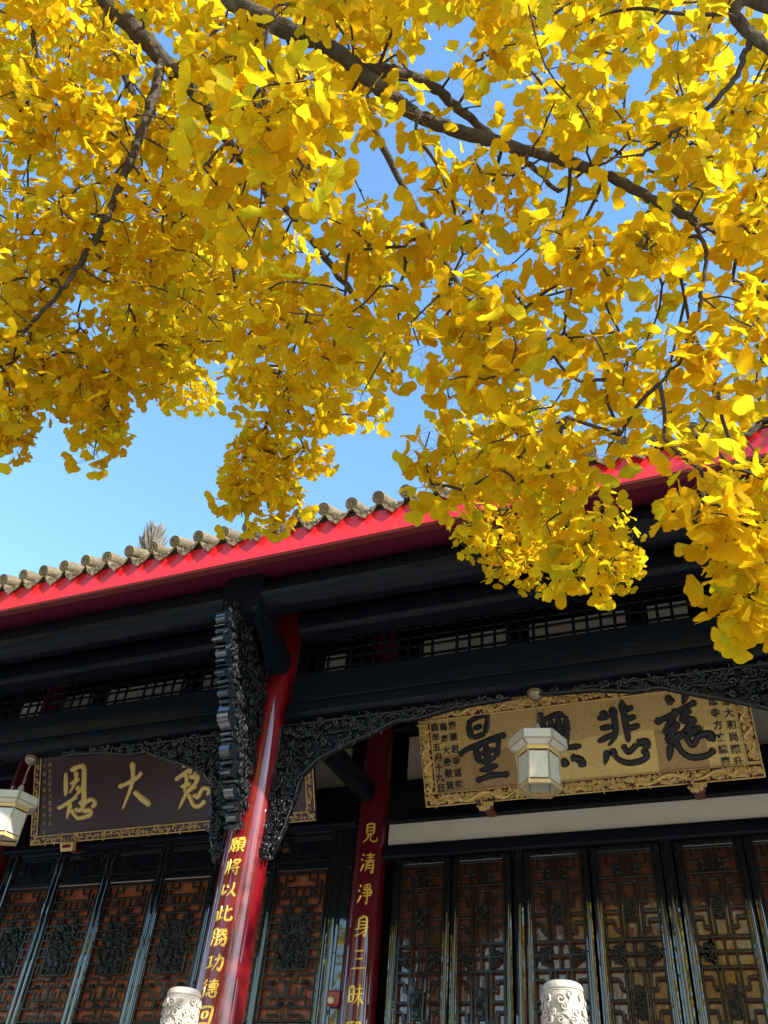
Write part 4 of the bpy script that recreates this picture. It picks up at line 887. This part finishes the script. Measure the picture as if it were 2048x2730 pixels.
traced([fork2, [-1.6, -.6, 4.6], view(700, -250, 4.6), view(900, 150, 4.6), view(1130, 600, 4.7), view(1330, 950, 4.8), view(1400, 1200, 4.9), view(1410, 1400, 4.95)], .035, .005, bare=False)
traced([fork2, [-3.0, -.4, 4.4], view(120, -200, 4.8), view(330, 200, 4.9), view(470, 520, 5.0), view(540, 800, 5.1), view(520, 980, 5.15)], .035, .005, bare=False)
traced([view(700, 480, 3.5), view(770, 760, 3.55), view(745, 1000, 3.6), view(690, 1200, 3.62), view(640, 1310, 3.65)], .014, .004)
traced([fork1, [-1.2, -1.6, 2.6], [.2, -.9, 2.75], view(2150, -200, 2.0), view(1960, 10, 2.05), view(2060, 140, 1.95), view(2200, 260, 1.9)], .026, .010)
traced([view(2010, 70, 2.0), view(1960, 210, 1.98), view(1830, 330, 2.0), view(1700, 420, 2.05)], .008, .004)
traced([view(100, -120, 3.4), view(80, 20, 3.35), view(105, 180, 3.35), view(150, 330, 3.4)], .015, .005)

REG = [  # (outline in the picture, nearest, farthest, clusters, leaf radius) : where the boughs carry leaves
 ([(-80,-80),(560,-80),(640,300),(620,560),(570,800),(590,900),(500,1000),(420,1060),(330,1080),(300,1160),(240,1200),(215,1150),(170,1050),(110,1040),(85,1120),(30,1180),(-80,1200)], 2.95, 3.9, 560, .0385),
 ([(-60,900),(110,900),(110,1090),(40,1195),(-60,1190)], 3.0, 3.4, 26, .0395),
 ([(205,950),(345,950),(320,1130),(260,1215),(225,1200)], 3.0, 3.4, 22, .0395),
 ([(300,600),(640,620),(655,830),(580,930),(570,1060),(500,1085),(400,1040),(300,900)], 4.6, 5.6, 230, .040),
 ([(640,800),(780,800),(900,880),(930,1020),(900,1110),(840,1140),(850,1220),(800,1280),(750,1330),(690,1320),(630,1300),(620,1230),(660,1130),(620,1060)], 3.3, 3.9, 95, .0385),
 ([(600,1180),(690,1180),(780,1220),(780,1290),(740,1350),(690,1340),(625,1310)], 3.4, 3.8, 12, .040),
 ([(520,-80),(1080,-80),(1080,290),(960,330),(880,350),(850,430),(880,520),(1010,560),(1060,800),(1060,1000),(960,1060),(900,1060),(640,900),(600,600)], 2.3, 3.5, 260, .0395),
 ([(540,180),(830,180),(880,420),(860,760),(720,700),(600,640),(530,420)], 1.75, 2.1, 20, .045),
 ([(1060,-80),(2130,-80),(2130,1380),(2020,1290),(1900,1200),(1800,1190),(1720,1260),(1600,1350),(1480,1370),(1330,1280),(1190,1240),(1110,1150),(1110,1000),(1020,700),(1060,560),(1120,480)], 1.95, 2.75, 250, .0395),
 ([(1120,600),(1700,600),(1700,1120),(1480,1320),(1300,1260),(1150,1150)], 2.0, 2.7, 34, .0395),
 ([(1200,-80),(2130,-80),(2130,520),(1500,380)], 2.6, 3.8, 75, .0385),
 ([(1180,1120),(1400,1050),(1560,1150),(1540,1440),(1450,1500),(1400,1555),(1310,1530),(1230,1400)], 4.6, 5.3, 145, .040),
 ([(1590,1330),(1690,1330),(1690,1520),(1640,1555),(1600,1480)], 4.6, 5.0, 18, .040),
 ([(1430,1330),(1600,1330),(1590,1470),(1540,1530),(1490,1480)], 2.1, 2.4, 5, .043),
 ([(1830,1240),(2060,1240),(2090,1470),(2040,1570),(1990,1620),(1930,1560),(1870,1430)], 1.85, 2.15, 11, .045),
]
GAPS = [(35, 430, 45), (10, 600, 30), (475, 190, 28), (905, 430, 62), (690, 200, 26), (1330, 90, 40), (1690, 250, 60), (1240, 600, 0), (1850, 440, 40), (1640, 830, 48), (1600, 800, 35), (1500, 900, 0), (1560, 1190, 45), (1990, 980, 55), (650, 830, 26), (1240, 330, 26), (1145, 560, 22), (600, 20, 26), (1940, 560, 30), (1290, 200, 24), (1050, 690, 22), (320, 740, 22)]
OW = project(np.array([p for p in open_wood if p@np.array(fw) > .5]))
def hides_wood(p, rad):                                             # boughs stay bare on their underside
    q = project(p[None])[0]; return bool((((OW[:, 0]-q[0])**2+(OW[:, 1]-q[1])**2 < rad*rad) & (OW[:, 2] > q[2]-.05)).any())
CP = []; CS = []
for poly, d0, d1, n, s in REG:
    us = [p[0] for p in poly]; vs_ = [p[1] for p in poly]; k = 0
    while k < n:
        u, v = rng.uniform(min(us), max(us)), rng.uniform(min(vs_), max(vs_))
        if not inside((u, v), poly): continue
        if any((u-a)**2+(v-b_)**2 < (r_*1.05)**2 for a, b_, r_ in GAPS): k += .25; continue
        p = view(u, v, rng.uniform(d0, d1))
        if hides_wood(p, 38) and rng.rand() < .65: k += .3; continue
        k += 1; CP.append(p); CS.append(s)
SPRAY = [  # drooping shoots at the lower edge: picture trace, distance
 ([(60,1040),(50,1120),(45,1190)], 3.2), ([(125,1030),(150,1075)], 3.2), ([(250,1080),(262,1160),(250,1225)], 3.2), ([(300,1080),(310,1150)], 3.3),
 ([(470,1020),(475,1075)], 5.1), ([(555,1000),(560,1075)], 5.1), ([(640,1230),(622,1300),(612,1340)], 3.6), ([(700,1290),(715,1350),(735,1390)], 3.6), ([(780,1270),(795,1340)], 3.6), ([(655,1290),(645,1380)], 3.6),
 ([(880,1060),(905,1120)], 3.4), ([(985,1050),(1000,1110)], 3.3), ([(840,1180),(850,1240)], 3.6),
 ([(1340,1400),(1330,1500),(1320,1530)], 4.9), ([(1410,1420),(1420,1510),(1415,1560)], 4.9), ([(1260,1330),(1240,1440)], 4.8), ([(1645,1380),(1650,1470),(1660,1555)], 4.9), ([(1480,1400),(1500,1470)], 4.8),
 ([(1530,1380),(1540,1450),(1560,1530)], 2.2), ([(1460,1350),(1470,1430)], 2.2), ([(1900,1300),(1930,1450),(1960,1540),(1985,1655)], 1.95), ([(1860,1280),(1850,1390)], 1.95), ([(2030,1350),(2030,1470),(2020,1580)], 1.95), ([(1140,1180),(1150,1290)], 2.5), ([(1220,1270),(1240,1340)], 2.4), ([(1180,1100),(1130,1200)], 2.5)]
for tr, d in SPRAY:
    S = smooth_path([view(u, v, d+.03*i) for i, (u, v) in enumerate(tr)], 8); acc = 0.0
    for a, b_ in zip(S, S[1:]):
        acc += np.linalg.norm(b_-a)
        if acc > .05: acc = 0.0; CP.append(b_+rng.randn(3)*.008); CS.append(.041 if d > 3 else .044)
    CP.append(S[-1]); CS.append(.040)
CP = np.array(CP); CS = np.array(CS)
# grow twigs: every spur is reached from the nearest wood already grown
N0 = len(nodes); pos = np.concatenate([np.array(nodes), CP]); par = -np.ones(len(pos), int); done = np.zeros(len(pos), bool); done[:N0] = True
best = np.full(len(pos), 1e9); who = np.zeros(len(pos), int); pathlen = np.zeros(len(pos))
def relax(i):
    d = np.linalg.norm(pos-pos[i], axis=1); dz = pos[i][2]-pos[:, 2]; cost = d*(1+.35*(dz < 0))+.22*pathlen[i]
    m_ = (cost < best) & ~done; best[m_] = cost[m_]; who[m_] = i
for i in range(N0): relax(i)
order = []
for _ in range(len(CP)):
    j = int(np.argmin(np.where(done, 1e9, best))); par[j] = who[j]; done[j] = True; pathlen[j] = pathlen[who[j]]+np.linalg.norm(pos[j]-pos[who[j]]); order.append(j); relax(j)
load = np.ones(len(pos))
for j in reversed(order):
    if par[j] >= N0: load[par[j]] += load[j]
tw = MB(); extra = []; exs = []
for j in order:
    a, b_ = pos[par[j]], pos[j]; L = np.linalg.norm(b_-a); r1 = min(.0045, .0020*load[j]**.40); r0 = r1*1.25
    mid = (a+b_)/2+np.array([0, 0, .05*L])+rng.randn(3)*.05*L; q1 = a*.55+mid*.45+rng.randn(3)*.02*L; 
    S = smooth_path([a, mid, b_], 3); tw.tube([tuple(s) for s in S], [r0+(r1-r0)*i/(len(S)-1) for i in range(len(S))], 5, False)
    m_ = int(L/.085)
    for q in range(m_):                                             # spur shoots along the twig
        t = (q+rng.uniform(.3, .9))/(m_+.4); i = min(int(t*(len(S)-1)), len(S)-2); f = t*(len(S)-1)-i; p = S[i]*(1-f)+S[i+1]*f
        sd = rng.randn(3); sd /= np.linalg.norm(sd); e = p+sd*.012; tw.tube([tuple(p), tuple(e)], [.0032, .0026], 5)
        if L < .42 and rng.rand() < .45: extra.append(e); exs.append(.039)
tag(tw.build('twig', M['twig'], tree, tuple(fork2), 60), kind='stuff')
L = leaves_at(CP, CS)
if extra: L += leaves_at(np.array(extra), exs, per=(3, 6))
L = [l for l in L if not (hides_wood(l[2]+l[1][:, 1]*l[3]*.55, 34) and rng.rand() < .70)]
# the rest of the crown, above and behind the view, plus foliage added for shade
def crown_points(c, rad, n, seed, keep):
    r_ = np.random.RandomState(seed); out = []
    while len(out) < n:
        q = r_.uniform(-1, 1, 3); l = np.linalg.norm(q)
        if l > 1 or l < .35: continue
        p = np.array(c)+q*np.array(rad)
        if keep(p): out.append(p)
    return np.array(out)
def off_view(p):
    z = p@np.array(fw)
    if z > .1:
        x, y, _ = project(p[None])[0]
        if -250 < x < 2300 and -250 < y < 2980: return False
    return p[2] > 1.2
over = crown_points((-1.6, -1.6, 5.2), (4.3, 3.6, 3.2), 750, 5, off_view)
shade_side = crown_points((2.3, .2, 3.3), (1.7, 1.6, 1.7), 330, 9, off_view); shade_bough = crown_points((3.5, 3.35, 5.6), (1.3, 1.0, 1.2), 190, 10, off_view); over = np.concatenate([over, shade_side, shade_bough])  # unseen side foliage and bough added to shade the leaves and the red column
limb([fork2, [-.6, -1.9, 4.3], [1.4, -1.2, 4.3], [2.4, .3, 3.9], [3.1, 2.0, 4.6], [3.6, 3.6, 5.8]], .06, .012)  # unseen limb added to carry the shading foliage
L2 = leaves_at(over, [.062]*len(over), per=(5, 8), spread=.03)
# the 300 leaves that show largest are leaves of their own
ctr = np.array([b_+Mx[:, 1]*s*.6 for t, Mx, b_, s in L]); pj = project(ctr); inv = (pj[:, 0] > 0) & (pj[:, 0] < 2048) & (pj[:, 1] > 0) & (pj[:, 1] < 2730)
rank = np.argsort(np.where(inv, pj[:, 2]/np.array([s for *_, s in L]), 1e9)); big = set(rank[:300].tolist())
lm = [np_mesh('leaf', V, F, M['leaf'], U) for V, F, _, U in LT]
for i in sorted(big):
    t, Mx, b_, s = L[i]; o = bpy.data.objects.new('leaf', lm[t]); C.objects.link(o); o.parent = tree
    m4 = np.eye(4); m4[:3, :3] = Mx*s; m4[:3, 3] = b_-TB; o.matrix_local = Matrix(m4.tolist())
rest = [l for i, l in enumerate(L) if i not in big]
me = leaf_mesh('foliage', [(t, Mx, b_-TB, s) for t, Mx, b_, s in rest+L2], M['leaf']); o = bpy.data.objects.new('foliage', me); C.objects.link(o); o.parent = tree; tag(o, kind='stuff')
# ginkgo nuts on a few spurs
g = MB()
for p in (view(790, 740, 3.45), view(762, 760, 3.5), view(735, 735, 3.5), view(840, 905, 3.5), view(775, 1080, 3.6), view(900, 700, 3.4)):
    g = MB(); q = Vector(p); g.lathe([(.002, q.z-.011), (.008, q.z-.008), (.011, q.z), (.008, q.z+.008), (.002, q.z+.011)], q.x, q.y, 10); g.build('nut', M['gold_dim'], tree, None, 60)
# two more ginkgos in the courtyard behind the viewer, mirrored in the lacquered doors
def far_tree(x, y, h, rad, n, seed, label, name='ginkgo_tree', group='ginkgos across the courtyard', lm_='leaf', zc=.62, zr=.42, ls=.15):
    root = empty(name, (x, y, -1.6), label, 'tree', group); r_ = random.Random(seed)
    g = MB(); top = Vector((x+r_.uniform(-.3, .3), y, h-1.6))
    g.tube([(x, y, -1.6), (x+.1, y, 0), (x-.05, y+.05, h*.4-1.6), tuple(top)], [.26, .22, .17, .05], 12); g.build('trunk', M['bark'], root, (x, y, -1.6), 60)
    for k in range(7):
        a = k*.9+seed; z0 = h*.28+k*h*.07-1.6; g = MB()
        g.tube([(x, y, z0), (x+math.cos(a)*rad*.4, y+math.sin(a)*rad*.4, z0+h*.12), (x+math.cos(a)*rad*.85, y+math.sin(a)*rad*.85, z0+h*.16)], [.09, .06, .02], 7); g.build('branch', M['bark'], root, (x, y, z0), 60)
    P = crown_points((x, y, h*zc-1.6), (rad, rad*(.7 if lm_ != 'leaf' else 1), h*zr), n, seed, lambda p: True)
    LL = leaves_at(P, [ls]*len(P), per=(4, 6), spread=.12); me = leaf_mesh('foliage', [(t, Mx, b_-np.array([x, y, -1.6]), s) for t, Mx, b_, s in LL], M[lm_])
    o = bpy.data.objects.new('foliage', me); C.objects.link(o); o.parent = root; tag(o, kind='stuff')
far_tree(-13.5, -3.5, 10.5, 3.6, 800, 2, 'tall golden ginkgo across the courtyard to the left')
far_tree(-1.3, -8.2, 11.5, 4.1, 1000, 3, 'tall golden ginkgo across the courtyard to the right')
M['evergreen'] = mat('dark_evergreen_leaf', (.022, .040, .014), .6, spec=.3)
for x, h, seed, lb in ((-40.0, 27, 24, 'unseen dark evergreen added for the door reflections, leftmost of the five'), (-29.5, 25, 25, 'unseen dark evergreen added for the door reflections, second of the five from the left'), (-19.0, 22, 21, 'unseen dark evergreen added for the door reflections, middle one of the five'), (-8.5, 22, 22, 'unseen dark evergreen added for the door reflections, fourth of the five from the left'), (2.5, 22, 23, 'unseen dark evergreen added for the door reflections, rightmost of the five')):
    far_tree(x, -15.0, h, 6.6, 480, seed, lb, 'added_evergreen', 'unseen evergreens added for the door reflections', 'evergreen', .76, .26, .52)  # unseen canopies added to darken the upper reflections in the doors
